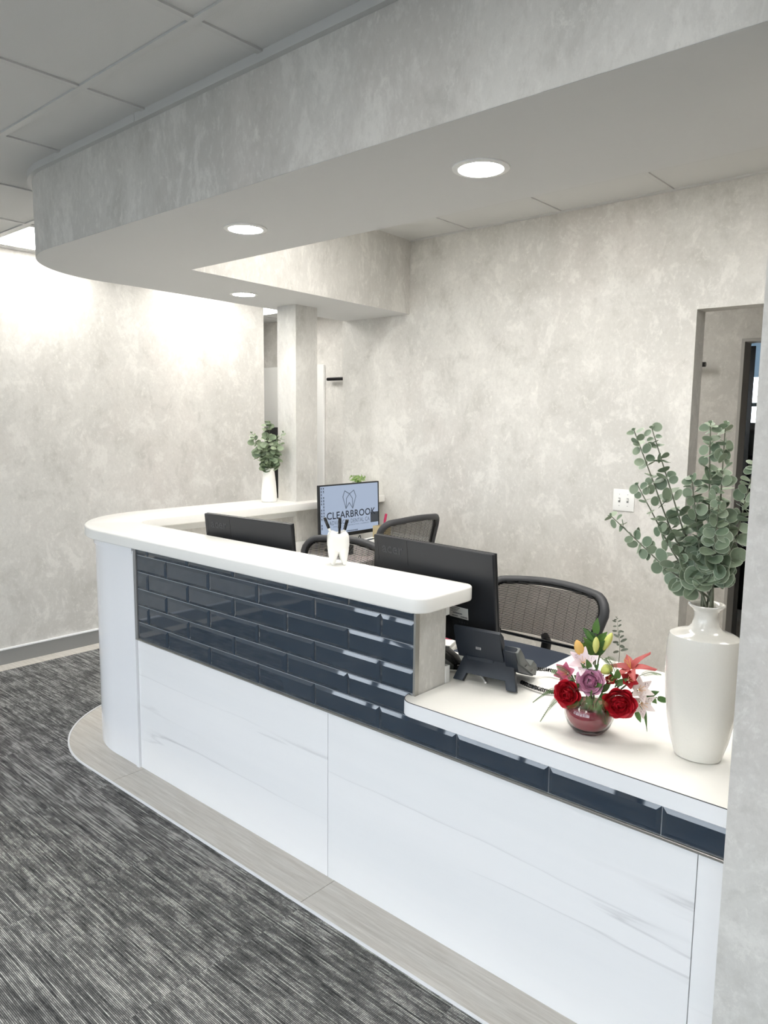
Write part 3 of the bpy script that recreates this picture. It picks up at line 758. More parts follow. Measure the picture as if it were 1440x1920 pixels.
# handset lying on its cradle, its side facing the camera
obj('cradle', yz_slab(.058, .10, [(-.058, .125), (-.028, .06), (.09, .012), (.10, .03), (-.045, .14)]), M_navy, ph, smooth=40)
hs = obj('handset', yz_slab(.06, .108, [(-.056, .128), (-.032, .085), (.082, .018), (.105, .032), (.102, .05), (.075, .07), (.05, .062), (.01, .088), (-.008, .112), (-.035, .138)], bev=.005), M_greyp, ph, smooth=40)
obj('slot', MB().box(.108, .1088, .0, .014, .070, .074), M_bkdark, hs, M=Matrix.Rotation(0, 4, 'X'))
obj('slot', MB().box(.108, .1088, .05, .064, .040, .044), M_bkdark, hs)
cp = []
ctrl = [Vector(p) for p in ((.085, .108, .03), (.13, .15, .022), (.20, .13, .02), (.235, .06, .012), (.20, -.0, .010), (.14, .0, .012), (.09, .02, .012))]
def spline(ps, n):
    out_ = []
    for i in range(len(ps)-1):
        p0, p1, p2, p3 = ps[max(i-1, 0)], ps[i], ps[i+1], ps[min(i+2, len(ps)-1)]
        for k in range(n):
            t = k/n; out_.append(.5*((2*p1)+(p2-p0)*t+(2*p0-5*p1+4*p2-p3)*t*t+(3*p1-p0-3*p2+p3)*t**3))
    out_.append(ps[-1]); return out_
sp = spline(ctrl, 60); coil = []
for i, p in enumerate(sp):
    t = (sp[min(i+1, len(sp)-1)]-sp[max(i-1, 0)]).normalized(); side = t.cross(Vector((0, 0, 1))).normalized(); up = side.cross(t); a = i*1.15
    coil.append(p+.0055*(math.cos(a)*side+math.sin(a)*up))
obj('coiled_cord', MB().tube(coil, .0019, 5), M_bkdark, ph, smooth=60)

# things beside the phone
st = thing('stapler', 'black stapler lying on the worktop beside the end of the raised wall', 'stapler', (-1.425, 1.975, .76), math.radians(-28))
obj('base', MB().box(-.075, .045, -.017, .017, .001, .009, bev=.002).lathe([(.02, .001), (.02, .012), (.017, .014)], 18, M=Matrix.Translation((.045, 0, 0))), M_bkdark, st, smooth=45)
obj('arm', MB().prism([(-.075, .022), (-.06, .048), (.02, .040), (.052, .022), (.05, .012), (.04, .010), (-.07, .014)], -.015, .015, bev=.004, M=Matrix.Rotation(pi/2, 4, 'X')), M_bkdark, st, smooth=45)
obj('staple_rail', MB().box(-.06, .055, -.008, .008, .010, .018), M_chrome, st)
nb = thing('notepad', 'small white notepad with a pink tab lying on the monitor foot', 'notepad', (-1.535, 2.03, .7765), math.radians(20))
for k in range(4): obj('pages', bx(-.055, .06+.004*(k % 2), -.05, .05, .0005+k*.009, .009+k*.009, bev=.001), M_paperw, nb)
obj('tab', bx(-.05, .05, .02, .052, .0362, .0385), M_pink, nb, label='pink sticky tab')
cb = MB().tube(spline([Vector(p) for p in ((-1.42, 1.90, .764), (-1.36, 1.93, .765), (-1.31, 1.955, .764), (-1.27, 1.93, .764), (-1.24, 1.90, .764))], 8), .0032, 8)
tag(obj('white_cable', cb, M_paperw, smooth=60), 'white cable running on the worktop under the phone stand', 'cable')

# ------------------------------------------------------------------ TOOTH PEN HOLDER AND PENS
th_ = thing('tooth_pen_holder', 'white tooth-shaped pen holder standing on the raised countertop', 'pen holder', (-1.83, 1.835, 1.0703), math.radians(-38))
th_.scale = (1.12, 1.12, 1.04)
def superr(a, n=3.2): return (abs(math.cos(a))**n+abs(math.sin(a))**n)**(-1/n)
mb = MB(); seg = 40
prof = [(.70, .044), (.90, .052), (1.0, .066), (1.0, .080), (.98, .094), (.92, .104), (.80, .110), (.62, .1105), (.52, .106), (.50, .095), (.50, .06)]
vs = []
for r, z in prof:
    for k in range(seg):
        a = 2*pi*k/seg; q = superr(a)*.0345*r; dz = .006*math.cos(4*a)*(1 if .085 < z < .12 and r > .55 else 0); vs.append((q*math.cos(a), q*math.sin(a), z-dz*.5))
fs = [(i*seg+k, i*seg+(k+1) % seg, (i+1)*seg+(k+1) % seg, (i+1)*seg+k) for i in range(len(prof)-1) for k in range(seg)]+[tuple(reversed(range(seg))), tuple((len(prof)-1)*seg+k for k in range(seg))]
mb.add(vs, fs); obj('cup', mb, M_ceram, th_, smooth=50)
for sx in (-1, 1):
    for sy in (-1, 1):
        rt = MB()
        for i, (z, q, r) in enumerate(((.070, .013, .0165), (.045, .0135, .0155), (.025, .0135, .011), (.008, .0125, .0065), (.001, .0118, .004))): pass
        rt.tube([(sx*.0138, sy*.0138, .075), (sx*.0150, sy*.0150, .05), (sx*.0168, sy*.0168, .028), (sx*.0180, sy*.0180, .010), (sx*.0178, sy*.0178, .0005)], [.0185, .0172, .012, .0078, .0045], 14)
        obj('root', rt, M_ceram, th_, smooth=70)
def pen(off, tip, label, body):
    a = Vector((-1.83, 1.835, 1.0703))+Vector((off[0], off[1], .066)); b = a+Vector(tip); d = (b-a)
    p = thing('pen', label, 'pen', tuple(a), 0, 'pens in the tooth holder')
    obj('barrel', MB().tube([Vector((0, 0, 0)), d*.62], .0045, 10), body, p, smooth=60)
    obj('cap', MB().tube([d*.62, d*.98, d], [.0056, .0056, .0035], 10), M_bkdark, p, smooth=60, label='black cap')
    sd = Vector((.7, -.7, 0))*.0065
    obj('clip', MB().tube([d*.95+sd, d*.68+sd], .0012, 5), M_bkdark, p)
pen((-.006, -.006), (-.030, -.026, .100), 'white pen with black cap leaning left in the tooth holder', M_paperw)
pen((.0, .004), (.004, .0, .100), 'dark pen standing upright in the middle of the tooth holder', M_bkdark)
pen((.007, .004), (.018, .016, .094), 'white pen with black cap leaning right in the tooth holder', M_paperw)

# ------------------------------------------------------------------ FOLIAGE
def disc_leaf(name, m, L, Wd, cup=.12, n=14):
    mb = MB(); vs = [(0, L*.5, -cup*L*.4)]
    for k in range(n):
        a = 2*pi*k/n; x = Wd*.5*math.cos(a); y = L*.5+L*.5*math.sin(a)
        vs.append((x, y, cup*L*(.5*math.cos(a)**2)-.04*L*math.sin(a)))
    mb.add(vs, [(0, 1+k, 1+(k+1) % n) for k in range(n)]); return mb.mesh(name, m, 'open')
EL = [disc_leaf('leaf', M_euc, .034, .034, .12), disc_leaf('leaf', M_euc, .034, .030, .22), disc_leaf('leaf', M_euc, .034, .037, .05)]
EL2 = [disc_leaf('leaf', M_euc2, .034, .026, .15), disc_leaf('leaf', M_euc2, .034, .030, .25)]
def frame_of(d, nrm):
    y = d.normalized(); z = (nrm-y*nrm.dot(y)); z = z.normalized() if z.length > 1e-4 else y.orthogonal().normalized(); x = y.cross(z)
    return Matrix(((x.x, y.x, z.x, 0), (x.y, y.y, z.y, 0), (x.z, y.z, z.z, 0), (0, 0, 0, 1)))
def branch(pts, parent, origin, leaves, pairs, size0, size1, r0=.0028, rnd=None, start=.25, flat=.6, mstem=M_stemw):
    P = spline([Vector(p)-Vector(origin) for p in pts], 10); n = len(P)
    so = obj('stem', MB().tube(P, [r0*(1-.65*i/(n-1)) for i in range(n)], 6), mstem, parent, smooth=60)
    for k in range(pairs):
        f = start+(1-start)*(k+.5)/pairs; i = min(n-2, int(f*(n-1))); p = P[i]; t = (P[i+1]-P[i]).normalized()
        s = (size0+(size1-size0)*((f-start)/(1-start))**1.3)/.034
        base = rnd.uniform(0, pi)
        for q in (0, 1):
            a = base+q*pi+rnd.uniform(-.35, .35); side = t.orthogonal().normalized(); side.rotate(Matrix.Rotation(a, 3, t))
            d = side+t*rnd.uniform(-.2, .7); nrm = t*.35+side*rnd.uniform(-.5, .3)+Vector((rnd.uniform(-.5, .8), rnd.uniform(-1.3, .1), rnd.uniform(-.4, .7)))
            ss = s*rnd.uniform(.8, 1.15)
            M = Matrix.Translation(p+side*.002) @ frame_of(d, nrm) @ Matrix.Diagonal((ss, ss, ss, 1))
            link('leaf', leaves[rnd.randrange(len(leaves))], so, M=M)
    # tiny tip leaves
    for q in range(3):
        t = (P[-1]-P[-2]).normalized(); side = t.orthogonal(); side.rotate(Matrix.Rotation(q*2.1, 3, t)); ss = size1*.42/.034
        link('leaf', leaves[0], so, M=Matrix.Translation(P[-1]) @ frame_of(t+side*.6, side-t*.3) @ Matrix.Diagonal((ss, ss, ss, 1)))
    return so
# tall vase
VX, VY = -.570, 1.833
vz = [(.044, .0), (.051, .002), (.0545, .010), (.0655, .05), (.074, .10), (.0795, .155), (.083, .215), (.0825, .27), (.0805, .296), (.0775, .308), (.066, .3145), (.048, .3185), (.038, .325), (.0315, .335), (.028, .348), (.0268, .358), (.0285, .368), (.034, .376), (.0405, .381), (.0425, .3845), (.041, .387), (.036, .3855), (.028, .376), (.023, .355), (.024, .33), (.045, .31), (.07, .28), (.066, .07)]
mb = MB(); seg = 48; vs = []
for r, z in vz:
    k_ = max(0, min(1, (.335-z)/.03)) ; ax = 1.06+(1-1.06)*(1-k_); ay = .84+(1-.84)*(1-k_)
    for k in range(seg):
        a = 2*pi*k/seg; vs.append((r*ax*math.cos(a), r*ay*math.sin(a), z))
fs = [(i*seg+k, i*seg+(k+1) % seg, (i+1)*seg+(k+1) % seg, (i+1)*seg+k) for i in range(len(vz)-1) for k in range(seg)]+[tuple(reversed(range(seg))), tuple((len(vz)-1)*seg+k for k in range(seg))]
mb.add(vs, fs)
tag(obj('tall_vase', mb, M_ceram2, smooth=42, loc=(VX, VY, .7603), ), 'tall cream ceramic bottle vase with narrow neck on the low worktop', 'vase')
bpy.data.objects['tall_vase'].rotation_euler = (0, 0, math.radians(2))
R8 = random.Random(11)
tips = [((-.760, 1.80, 1.560), (-.655, 1.815, 1.31), 15, 'eucalyptus branch in tall vase reaching highest at far left over bare wall', .030),
        ((-.722, 1.816, 1.566), (-.640, 1.83, 1.33), 15, 'eucalyptus branch in tall vase just right of the leftmost high branch', .032),
        ((-.738, 1.785, 1.427), (-.648, 1.80, 1.27), 9, 'slim eucalyptus branch in tall vase pointing at the light switch from the right', .024),
        ((-.800, 1.78, 1.344), (-.665, 1.79, 1.235), 13, 'low eucalyptus branch in tall vase leaning farthest left below the light switch', .031),
        ((-.598, 1.86, 1.580), (-.585, 1.85, 1.36), 18, 'upright eucalyptus branch in tall vase, left one of the two in front of the doorway', .036),
        ((-.568, 1.875, 1.580), (-.562, 1.855, 1.36), 18, 'upright eucalyptus branch in tall vase, right one of the two in front of the doorway', .038),
        ((-.500, 1.89, 1.490), (-.525, 1.865, 1.31), 14, 'eucalyptus branch in tall vase bending right behind the pilaster edge', .036),
        ((-.622, 1.825, 1.450), (-.595, 1.82, 1.30), 14, 'short pale eucalyptus branch in the middle front of the tall vase', .036),
        ((-.545, 1.79, 1.395), (-.553, 1.80, 1.27), 13, 'short eucalyptus branch with large leaves at the right front of the tall vase', .040)]
for i, (tp, md, prs, lab, sz) in enumerate(tips):
    a = i*2.4; o = (VX+.010*math.cos(a), VY+.010*math.sin(a), 1.02)
    t = thing('eucalyptus_branch', lab, 'branch', o, group='eucalyptus branches in the tall vase')
    nk = (VX+.012*math.cos(a), VY+.012*math.sin(a), 1.145)
    mm = tuple(nk[j]*.55+md[j]*.45 for j in range(2))+(nk[2]*.5+md[2]*.5,)
    branch([o, nk, mm, md, tuple(md[j]*.45+tp[j]*.55 for j in range(3)), tp], t, o, EL, int(prs*1.6), sz*1.22, .021, r0=.0034, rnd=R8, start=.33)
# small vase on the return counter with bushy bunch
sv = obj('small_vase', MB().lathe([(.040, .0), (.0475, .002), (.0495, .012), (.0490, .03), (.0430, .11), (.0365, .165), (.0325, .20), (.0310, .208), (.0285, .208), (.0285, .19), (.03, .02)], 40), M_matte, smooth=42, loc=(-3.545, 2.95, 1.0703))
tag(sv, 'small plain white tapered vase on the raised counter beside the column', 'vase')
ob = (-3.545, 2.95, 1.215)
bn = thing('eucalyptus_bunch', 'bushy bunch of eucalyptus in the small white vase by the column', 'foliage', ob)
R9 = random.Random(4)
for k in range(11):
    a = 2*pi*k/11+.2; rr = R9.uniform(.06, .11) if k < 8 else .02; h = R9.uniform(.14, .22) if k < 8 else .28
    tip = (ob[0]+rr*math.cos(a), ob[1]+rr*math.sin(a), ob[2]+.06+h)
    md = (ob[0]+rr*.55*math.cos(a), ob[1]+rr*.55*math.sin(a), ob[2]+.06+h*.5)
    branch([ob, (ob[0]+.004*math.cos(a), ob[1]+.004*math.sin(a), ob[2]+.06), md, tip], bn, ob, EL2, 8, .060, .036, r0=.0018, rnd=R9, start=.30, mstem=M_stem)
# small potted plant behind the lit monitor
pp = thing('potted_plant', 'small bright green bushy plant in white pot peeking over the lit monitor', 'plant', (-3.47, 3.66, 1.0703))
obj('pot', MB().lathe([(.028, 0), (.034, .004), (.038, .06), (.039, .066), (.034, .066), (.033, .05)], 24), M_matte, pp, smooth=42)
R10 = random.Random(9); GL = [disc_leaf('leaf', M_green, .034, .014, .2, 8)]
M_bright = leafmat('bright_green_leaf', (110, 150, 70), (176, 200, 130)); GL = [disc_leaf('leaf', M_bright, .034, .015, .2, 8)]
for k in range(12):
    a = 2.4*k; rr = .012+.05*math.sqrt(k/12); o = (0, 0, .06); tip = (rr*math.cos(a), rr*math.sin(a), .135-.35*rr)
    branch([o, (rr*.4*math.cos(a), rr*.4*math.sin(a), .10), tip], pp, (0, 0, 0), GL, 4, .026, .02, r0=.001, rnd=R10, start=.3, mstem=M_stem)

# ------------------------------------------------------------------ FLOWER ARRANGEMENT
FX, FY = -.838, 1.788
gb = thing('glass_bowl', 'round glass bowl of red water holding the flowers on the low worktop', 'bowl', (FX, FY, .7604))
obj('glass', MB().lathe([(.030, .0), (.036, .001), (.042, .006), (.056, .022), (.0645, .045), (.0650, .058), (.060, .075), (.051, .088), (.048, .095), (.0465, .095), (.0495, .087), (.0585, .074), (.0632, .058), (.0627, .045), (.054, .024), (.04, .009), (.02, .006)], 48), M_glass, gb, smooth=60)
obj('red_water', MB().lathe([(.036, .0075), (.0535, .0245), (.0622, .0450), (.0630, .058), (.0605, .068), (.0585, .0735)], 40), M_redw, gb, smooth=60)
def petal(name, m, L, Wd, cup, curl, nu=6, nv=6, tipp=.35, wav=0.0):
    def fn(u, v):
        s = (u-.5)*2; pw = (math.sin(pi*min(1, (v*.82+.10))**.8))**.75 if tipp else 1
        x = s*Wd/2*pw; rise = L*v; y = -curl*L*(v**2.2)+cup*Wd*(s*s)*.5*pw+wav*L*math.sin(s*5)*v*v
        return (x, y, rise-tipp*.12*L*s*s*v)
    return MB().grid(fn, nu, nv).mesh(name, m, 'open')
def flower_thing(name, pos, axis, label, group=None, cat='flower', stem_to=None, mst=M_stem):
    t = thing(name, label, cat, tuple(pos), 0, group)
    p = Vector(pos); base = Vector(stem_to) if stem_to else Vector((FX+(p.x-FX)*.25, FY+(p.y-FY)*.25, .825))
    ax = Vector(axis).normalized()
    mid = (Vector((0, 0, 0))-ax*.03)
    pts = [mid*.3, mid, (base-p)*.6+mid*.4, base-p]
    obj('stem', MB().tube(spline(pts, 5), .0022, 6), mst, t, smooth=60)
    z = ax; x = z.cross(Vector((0, 0, 1))); x = x.normalized() if x.length > .05 else Vector((1, 0, 0)); y = z.cross(x)
    return t, Matrix(((x.x, y.x, z.x, 0), (x.y, y.y, z.y, 0), (x.z, y.z, z.z, 0), (0, 0, 0, 1)))
def rpetal(m, L, Wd, cup, curl):
    def fn(u, v):
        s = (u-.5)*2; pw = min(1, .42+1.25*v)
        if v > .55: pw *= math.sqrt(max(.30, 1-((v-.55)/.50)**2))
        x = s*Wd/2*pw; y = cup*Wd*s*s*.5*pw-curl*L*max(0, v-.45)**2*3.0-.10*L*math.sin(pi*v)
        return (x, y, L*v+.0018*math.sin(s*4+v*3))
    return MB().grid(fn, 7, 7).mesh('petal', m, 'open')
def rose(pos, axis, m, size, label):
    t, F = flower_thing('rose', pos, axis, label, 'roses in the flower bowl')
    Pm = [rpetal(m, .031, .026, 1.0, .0), rpetal(m, .033, .046, .80, .15), rpetal(m, .034, .062, .55, .32)]
    rr = random.Random(len(label)); s = size/.098
    rings = [(3, .0035, 0, -3, .85, .007), (4, .0075, 0, 3, .98, .005), (5, .0115, 1, 7, .95, .003), (6, .0165, 1, 15, 1.0, .000), (6, .0205, 2, 25, 1.0, -.003), (7, .0235, 2, 38, 1.05, -.006)]
    for n, rad, ty, tilt, sc, dz in rings:
        for k in range(n):
            a = 2*pi*k/n+rad*130+rr.uniform(-.1, .1); sc2 = sc*s*rr.uniform(.94, 1.06)
            M = F @ Matrix.Rotation(a, 4, 'Z') @ Matrix.Translation((0, -rad*s*.78, (dz-.014)*s)) @ Matrix.Rotation(math.radians(tilt), 4, 'X') @ Matrix.Diagonal((sc2, sc2, sc2, 1))
            link('petal', Pm[ty], t, M=M)
    obj('core', MB().lathe([(.006*s, -.020*s), (.018*s, -.010*s), (.021*s, .000*s), (.017*s, .008*s), (.010*s, .012*s), (.002*s, .013*s)], 16, M=F), m, t, smooth=60)
    obj('calyx', MB().lathe([(.003*s, -.022*s), (.011*s, -.016*s), (.016*s, -.008*s)], 12, M=F), M_green, t, smooth=60)
    return t
CAM = Vector((0, 0, 1.58))
def toward(p, up=0.0, sx=0.0):
    d = (CAM-Vector(p)).normalized(); return d+Vector((sx*.66, sx*.66, up))
rose((-.876, 1.735, .868), toward((-.874, 1.724, .873), -.25, -.45), M_rosered, .078, 'red rose at the left front of the flower bowl')
rose((-.757, 1.787, .860), toward((-.751, 1.781, .864), -.45, .1), M_rosered, .092, 'largest red rose, at the right front of the flower bowl')
rose((-.833, 1.773, .903), toward((-.831, 1.766, .91), .15, 0), M_rosepink, .078, 'mauve pink rose at the centre front of the flower bowl')
def star(name, pos, axis, m, n, L, Wd, tilt, label, curl=.35, group=None, speck=False, stamens=True):
    t, F = flower_thing(name, pos, axis, label, group)
    pm = petal('petal', m, L, Wd, .3, curl, tipp=1.0)
    for k in range(n):
        a = 2*pi*k/n; tl = tilt*(1 if k % 2 else .85)
        M = F @ Matrix.Rotation(a, 4, 'Z') @ Matrix.Translation((0, -.003, -.006)) @ Matrix.Rotation(math.radians(tl), 4, 'X')
        pe = link('petal', pm, t, M=M)
        if speck and k % 2:
            mb = MB(); rs = random.Random(k)
            for q in range(9):
                v = rs.uniform(.3, .75); s_ = rs.uniform(-.5, .5); pw = math.sin(pi*min(1, v*.82+.1)**.8)**.75
                x = s_*Wd/2*pw; y = -curl*L*v**2.2+.3*Wd*s_*s_*.5*pw-.0006+.0; z = L*v-.12*L*s_*s_*v
                for yy in (-.0005, .0011): mb.add([(x-.0004, y+yy, z-.0014), (x+.0004, y+yy, z-.0014), (x+.0004, y+yy, z+.0014), (x-.0004, y+yy, z+.0014)], [(0, 1, 2, 3)])
            obj('speckle', mb, M_speck, pe)
    if stamens:
        mb = MB()
        for k in range(5):
            a = 2*pi*k/5; e = F @ Vector((.009*math.cos(a), .009*math.sin(a), L*.55)); mb.tube([F @ Vector((0, 0, -.004)), e], .0006, 4)
        obj('stamens', mb, M_orange, t)
    return t
star('lily', (-.757, 1.850, .938), (-.2, -.35, .8), M_lily, 6, .056, .024, 50, 'coral red open lily at the upper right of the flower bowl', .75)
star('alstroemeria', (-.861, 1.790, .943), toward((-.85, 1.79, .95), .6, -.2), M_alst, 6, .042, .024, 50, 'pale pink speckled alstroemeria above the mauve rose', .3, 'alstroemerias in the flower bowl', True)
star('alstroemeria', (-.728, 1.842, .888), toward((-.72, 1.85, .89), .2, .5), M_alstw, 6, .038, .022, 44, 'upper white speckled alstroemeria right of the largest red rose', .3, 'alstroemerias in the flower bowl', True)
star('alstroemeria', (-.722, 1.846, .852), toward((-.72, 1.85, .85), -.3, .5), M_alstw, 6, .038, .022, 44, 'lower white speckled alstroemeria right of the largest red rose', .3, 'alstroemerias in the flower bowl', True)
star('pink_blossom', (-.908, 1.788, .902), toward((-.91, 1.78, .9), .3, -.8), M_pinkfl, 6, .036, .026, 42, 'bright pink blossom at the far left of the flower bowl above the red rose', .2)
star('crimson_blossom', (-.792, 1.800, .908), toward((-.79, 1.79, .91), .2, .2), M_crimson, 5, .028, .022, 24, 'small crimson blossom between the mauve rose and the largest red rose', .0)
star('crimson_blossom', (-.750, 1.822, .916), toward((-.747, 1.827, .92), .0, .3), M_crimson, 6, .032, .024, 34, 'crimson blossom just below the coral lily', .15)
def bud(base, tip, m, r, label):
    b = Vector(base); tp = Vector(tip); L = (tp-b).length
    t, F = flower_thing('lily_bud', base, tuple(tp-b), label, 'lily buds in the flower bowl')
    for k in range(3):
        prof = [(.25, .0), (.7, .18), (1.0, .45), (.92, .68), (.55, .9), (.12, 1.0)]
        mb = MB()
        def fn(u, v, k=k):
            a = 2*pi*k/3+(u-.5)*2*pi/3*1.06; i = min(len(prof)-2, int(v*(len(prof)-1))); f = v*(len(prof)-1)-i
            rr = (prof[i][0]*(1-f)+prof[i+1][0]*f)*r*(1+.10*math.cos((u-.5)*2*pi*.9)); z = (prof[i][1]*(1-f)+prof[i+1][1]*f)*L
            return (rr*math.cos(a), rr*math.sin(a), z)
        mb.grid(fn, 6, 11)
        link('petal', mb.mesh('petal', m, 'open'), t, M=F)
    return t
bud((-.841, 1.817, .968), (-.840, 1.815, 1.013), M_bud, .0088, 'upright yellow green lily bud at the top centre of the flowers')
bud((-.831, 1.842, .972), (-.814, 1.853, 1.021), M_bud, .0095, 'yellow green lily bud leaning right at the top of the flowers')
bud((-.872, 1.803, .952), (-.887, 1.796, .999), M_orange, .0125, 'orange lily bud at the upper left of the flowers')
bud((-.815, 1.80, .925), (-.788, 1.805, .945), M_bud, .0135, 'plump yellow bud right of the centre between lily and mauve rose')
# greenery
def fern(base, tip, label, w=.03, n=13, name='fern_frond'):
    b = Vector(base); tp = Vector(tip); t = thing(name, label, 'fern', base, group='fern fronds in the flower bowl')
    d = tp-b; L = d.length; m = d*.5+Vector((0, 0, L*.14)); P = spline([Vector((0, 0, 0)), m, d], 12)
    mb = MB().tube(P, .0009, 4)
    for i in range(2, len(P)-1):
        f = i/(len(P)-1); tt = (P[i+1]-P[i-1]).normalized(); sd = tt.cross(Vector((0, 0, 1)))
        sd = sd.normalized() if sd.length > .1 else Vector((1, 0, 0)); ll = w*1.45*(1-f)**.7*(.55+.9*min(1, f*3))*.9
        for s in (-1, 1):
            e = P[i]+(sd*s+tt*.55+Vector((0, 0, -.1))).normalized()*ll; q = P[i]+(e-P[i])*.45; wd = tt*min(.0036, L/len(P)*.40)
            mb.add([P[i], q-wd+Vector((0, 0, .001)), e, q+wd+Vector((0, 0, .001))], [(0, 1, 2, 3)])
    obj('frond', mb, M_fern, t)
    return t
fern((-.905, 1.775, .862), (-.985, 1.748, .812), 'fern frond sticking out left at mid height of the flower bowl', .028)
fern((-.900, 1.770, .852), (-.955, 1.738, .768), 'fern frond hanging down left towards the worktop', .026)
fern((-.905, 1.79, .878), (-.945, 1.775, .905), 'short fern frond pointing left under the pink blossom', .03)
fern((-.815, 1.772, .862), (-.818, 1.742, .828), 'fern frond drooping over the bowl rim below the mauve rose', .034)
fern((-.828, 1.772, .862), (-.845, 1.744, .832), 'fern frond over the bowl rim between left red rose and mauve rose', .03)
fern((-.795, 1.77, .855), (-.776, 1.758, .805), 'fern frond hanging over the bowl beside the largest red rose', .022)
fern((-.735, 1.86, .92), (-.692, 1.892, .925), 'fern frond tip sticking out right beyond the coral lily', .022)
fern((-.842, 1.76, .862), (-.868, 1.722, .836), 'fern frond over the bowl rim right beside the left red rose', .03)
fern((-.815, 1.765, .872), (-.795, 1.728, .848), 'fern frond pointing at the viewer between the two red roses', .03)
fern((-.775, 1.80, .93), (-.800, 1.80, .968), 'feathery fern frond upright beside the plump yellow bud', .03)
fern((-.880, 1.785, .89), (-.925, 1.765, .925), 'fern frond rising left behind the pink blossom', .03)
fern((-.865, 1.775, .888), (-.885, 1.752, .905), 'small fern frond between pink blossom and mauve rose', .026)
fern((-.80, 1.83, .935), (-.815, 1.80, .962), 'small fern frond upright between the buds', .03)
def leafy(base, tip, label, n, L, Wd, m=M_green, name='leafy_sprig'):
    t = thing(name, label, 'foliage', base); b = Vector(base); d = Vector(tip)-b
    st = obj('stem', MB().tube([Vector((0, 0, 0)), d*.5+Vector((.003, 0, 0)), d], [.0022, .0018, .001], 6), M_stem, t)
    lm = petal('leaf', m, L, Wd, .25, .15, tipp=1.0); r_ = random.Random(n)
    for k in range(n):
        f = 1.0 if k == n-1 else .3+.6*k/n; a = k*2.5; tl = 8 if k == n-1 else 42
        z = d.normalized(); y = Vector((.3, -.9, .3)); y = (y-z*y.dot(z)).normalized(); x = y.cross(z)
        F = Matrix(((x.x, y.x, z.x, 0), (x.y, y.y, z.y, 0), (x.z, y.z, z.z, 0), (0, 0, 0, 1)))
        link('leaf', lm, t, M=Matrix.Translation(d*f*.92) @ F @ Matrix.Rotation(math.radians(0 if k == n-1 else (tl if k % 2 else -tl)+r_.uniform(-10, 10)), 4, 'Y') @ Matrix.Rotation(math.radians(r_.uniform(-25, 25)), 4, 'X') @ Matrix.Rotation(r_.uniform(-.5, .5), 4, 'Z'))
    return t
leafy((-.855, 1.835, .925), (-.853, 1.84, 1.022), 'dark green leafy sprig rising behind the lily buds', 9, .046, .021)
leafy((-.735, 1.855, .875), (-.690, 1.885, .862), 'green leaves sticking out right beside the white alstroemerias', 4, .032, .016)
leafy((-.745, 1.835, .865), (-.732, 1.845, .825), 'green leaf cluster hanging right below the white alstroemerias', 4, .032, .014)
leafy((-.835, 1.785, .915), (-.838, 1.778, .938), 'bright green leaf between mauve rose and pale pink alstroemeria', 3, .034, .016)
leafy((-.775, 1.80, .895), (-.770, 1.797, .922), 'broad green leaf between the two crimson blossoms', 3, .034, .018)
gl = MB().grid(lambda u, v: (-.728+.014*v+(u-.5)*.009*math.sin(pi*min(1, v+.08)), 1.868+.008*v+(u-.5)*.003, .842-.075*v+.012*math.sin(pi*v)), 4, 9)
tag(link('long_leaf', gl.mesh('long_leaf', M_green, 'open')), 'long narrow leaf drooping at the right of the flower bowl', 'foliage')
eu = thing('eucalyptus_sprig', 'thin eucalyptus sprig with tiny dark leaves rising behind the coral lily', 'foliage', (-.806, 1.888, .93))
branch([(-.806, 1.888, .93), (-.806, 1.888, .98), (-.812, 1.886, 1.02), (-.817, 1.884, 1.056)], eu, (-.806, 1.888, .93), [disc_leaf('leaf', mat('dark_sage', (98, 104, 92), .6), .034, .014, .1, 8)], 9, .02, .011, r0=.0009, rnd=random.Random(2), start=.2, mstem=M_stem)
mg = MB()
for k in range(14):
    a = k*2.4; r_ = .012+.032*math.sqrt(k/14); z = .865+.045*(1-k/14)
    M = Matrix.Translation((FX+r_*math.cos(a), FY+r_*math.sin(a), z)) @ Matrix.Rotation(a, 4, 'Z') @ Matrix.Rotation(.9, 4, 'Y')
    mg.grid(lambda u, v: ((u-.5)*.02*math.sin(pi*(v*.9+.08)), .006*v*v, .036*v-.018), 4, 5, M=M)
tag(obj('filler_leaves', mg, M_green, smooth='open', kind='stuff'), 'dense dark green filler leaves in the middle of the flower bowl', 'foliage')

# ------------------------------------------------------------------ SMALL THINGS
sw_ = thing('light_switch', 'white double toggle light switch plate on the back wall', 'light switch', (-1.642, YW, 1.168))
obj('plate', bx(-.059, .059, -.006, 0, -.058, .058, bev=.0025, seg=2), M_white, sw_, smooth=40)
for x in (-.023, .023):
    obj('toggle', MB().box(x-.0045, x+.0045, -.016, -.006, -.002, .008, bev=.001), M_white, sw_)
    obj('toggle_slot', bx(x-.0055, x+.0055, -.0066, -.006, -.013, .012), M_base, sw_)
    for z in (-.032, .029): obj('screw', bx(x-.002, x+.002, -.0066, -.006, z, z+.003), M_base, sw_)
for x0, x1, lab in ((-5.392, -4.95, 'black horizontal wall bar in the corridor right of the white door'), (-2.15, -1.744, 'black horizontal wall bar seen through the right hand doorway')):
    t = thing('wall_bar', lab, 'wall bar', ((x0+x1)/2, YH, 1.975)); L = (x1-x0)/2
    obj('bar', MB().tube([(-L, -.05, 0), (L, -.05, 0)], .0165, 16), M_bkdark, t, smooth=60)
    obj('bracket', MB().box(-.03, .03, -.05, 0, -.012, .012), M_bkdark, t)
kc = thing('black_cabinet', 'tall black cabinet in the corridor behind the small white vase', 'cabinet', (-6.15, 5.05, 0))
obj('body', MB().box(-.24, .24, -.20, .20, .003, 1.49, bev=.006), M_bkdark, kc); obj('door', bx(-.23, .23, -.215, -.2005, .06, 1.47, bev=.003), M_black, kc)
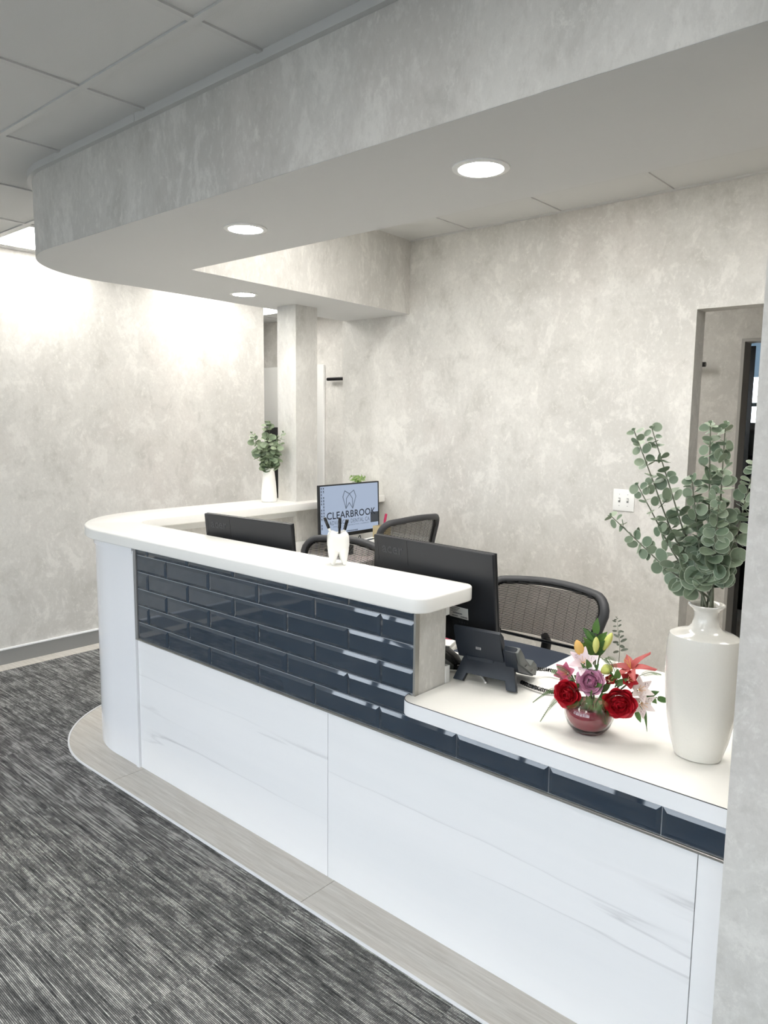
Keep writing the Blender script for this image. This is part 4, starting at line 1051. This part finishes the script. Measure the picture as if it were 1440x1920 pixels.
# dark equipment in the rear room
eq = thing('equipment_cart', 'dark equipment cart with chrome rail in the rear room doorway', 'cart', (-1.80, 6.95, 0))
obj('body', MB().box(-.35, .45, -.3, .3, .003, .95, bev=.01), M_bkdark, eq)
obj('rail', MB().tube([(-.33, -.33, 1.28), (.45, -.33, 1.28)], .012, 8).tube([(-.33, -.33, 1.28), (-.33, -.29, .9)], .01, 8), M_chrome, eq)
obj('shelf', MB().box(-.35, .45, -.32, .3, 1.22, 1.25).box(-.35, -.31, -.3, .3, .95, 1.22).box(.41, .45, -.3, .3, .95, 1.22), M_greyp, eq)
obj('drawer', bx(-.33, .43, -.31, -.299, .55, .80, bev=.004), mat('dark_blue_metal', (26, 34, 56), .3), eq)
pr = thing('grey_printer', 'grey office machine standing on the cart below the rear room window', 'printer', (-1.80, 6.98, 1.2505))
obj('body', MB().box(-.3, .32, -.22, .22, .001, .26, bev=.015), M_greyp, pr); obj('lid', MB().box(-.3, .32, -.2, .22, .262, .34, bev=.02), M_base, pr); obj('paper_tray', MB().box(-.2, .2, -.34, -.221, .05, .07), M_black, pr)
# clutter under the lit monitor
bxo = thing('tissue_box', 'white box with black slot on the side worktop below the lit screen', 'box', (-3.05, 3.33, .7603), math.radians(8))
obj('carton', bx(-.05, .05, -.10, .10, .001, .085, bev=.002), M_paperw, bxo); obj('slot', bx(-.012, .012, -.07, .07, .0852, .0866), M_bkdark, bxo)
pc_ = thing('beige_pen_cup', 'beige square cup holding a pink marker beside the lit screen', 'cup', (-3.10, 3.50, .7603))
obj('cup', MB().box(-.04, -.036, -.04, .04, .001, .15).box(.036, .04, -.04, .04, .001, .15).box(-.036, .036, -.04, -.036, .001, .15).box(-.036, .036, .036, .04, .001, .15).box(-.036, .036, -.036, .036, .001, .006), M_beige, pc_)
mk = thing('pink_marker', 'pink marker leaning right in the beige cup beside the screen', 'marker', (-3.10, 3.50, .768))
obj('barrel', MB().tube([(0, -.01, 0), (.0, .03, .17)], .007, 8), M_pink, mk, smooth=60); obj('cap', MB().tube([(.0, .03, .17), (.0, .042, .215)], .008, 8), M_pink, mk, smooth=60)
kb = MB().tube(spline([Vector(p) for p in ((-3.12, 3.2, .765), (-3.08, 3.24, .83), (-3.10, 3.30, .87), (-3.14, 3.36, .80), (-3.1, 3.42, .766))], 8), .003, 6)
tag(obj('black_cable', kb, M_bkdark, smooth=60), 'black cable looping below the lit screen on the side worktop', 'cable')
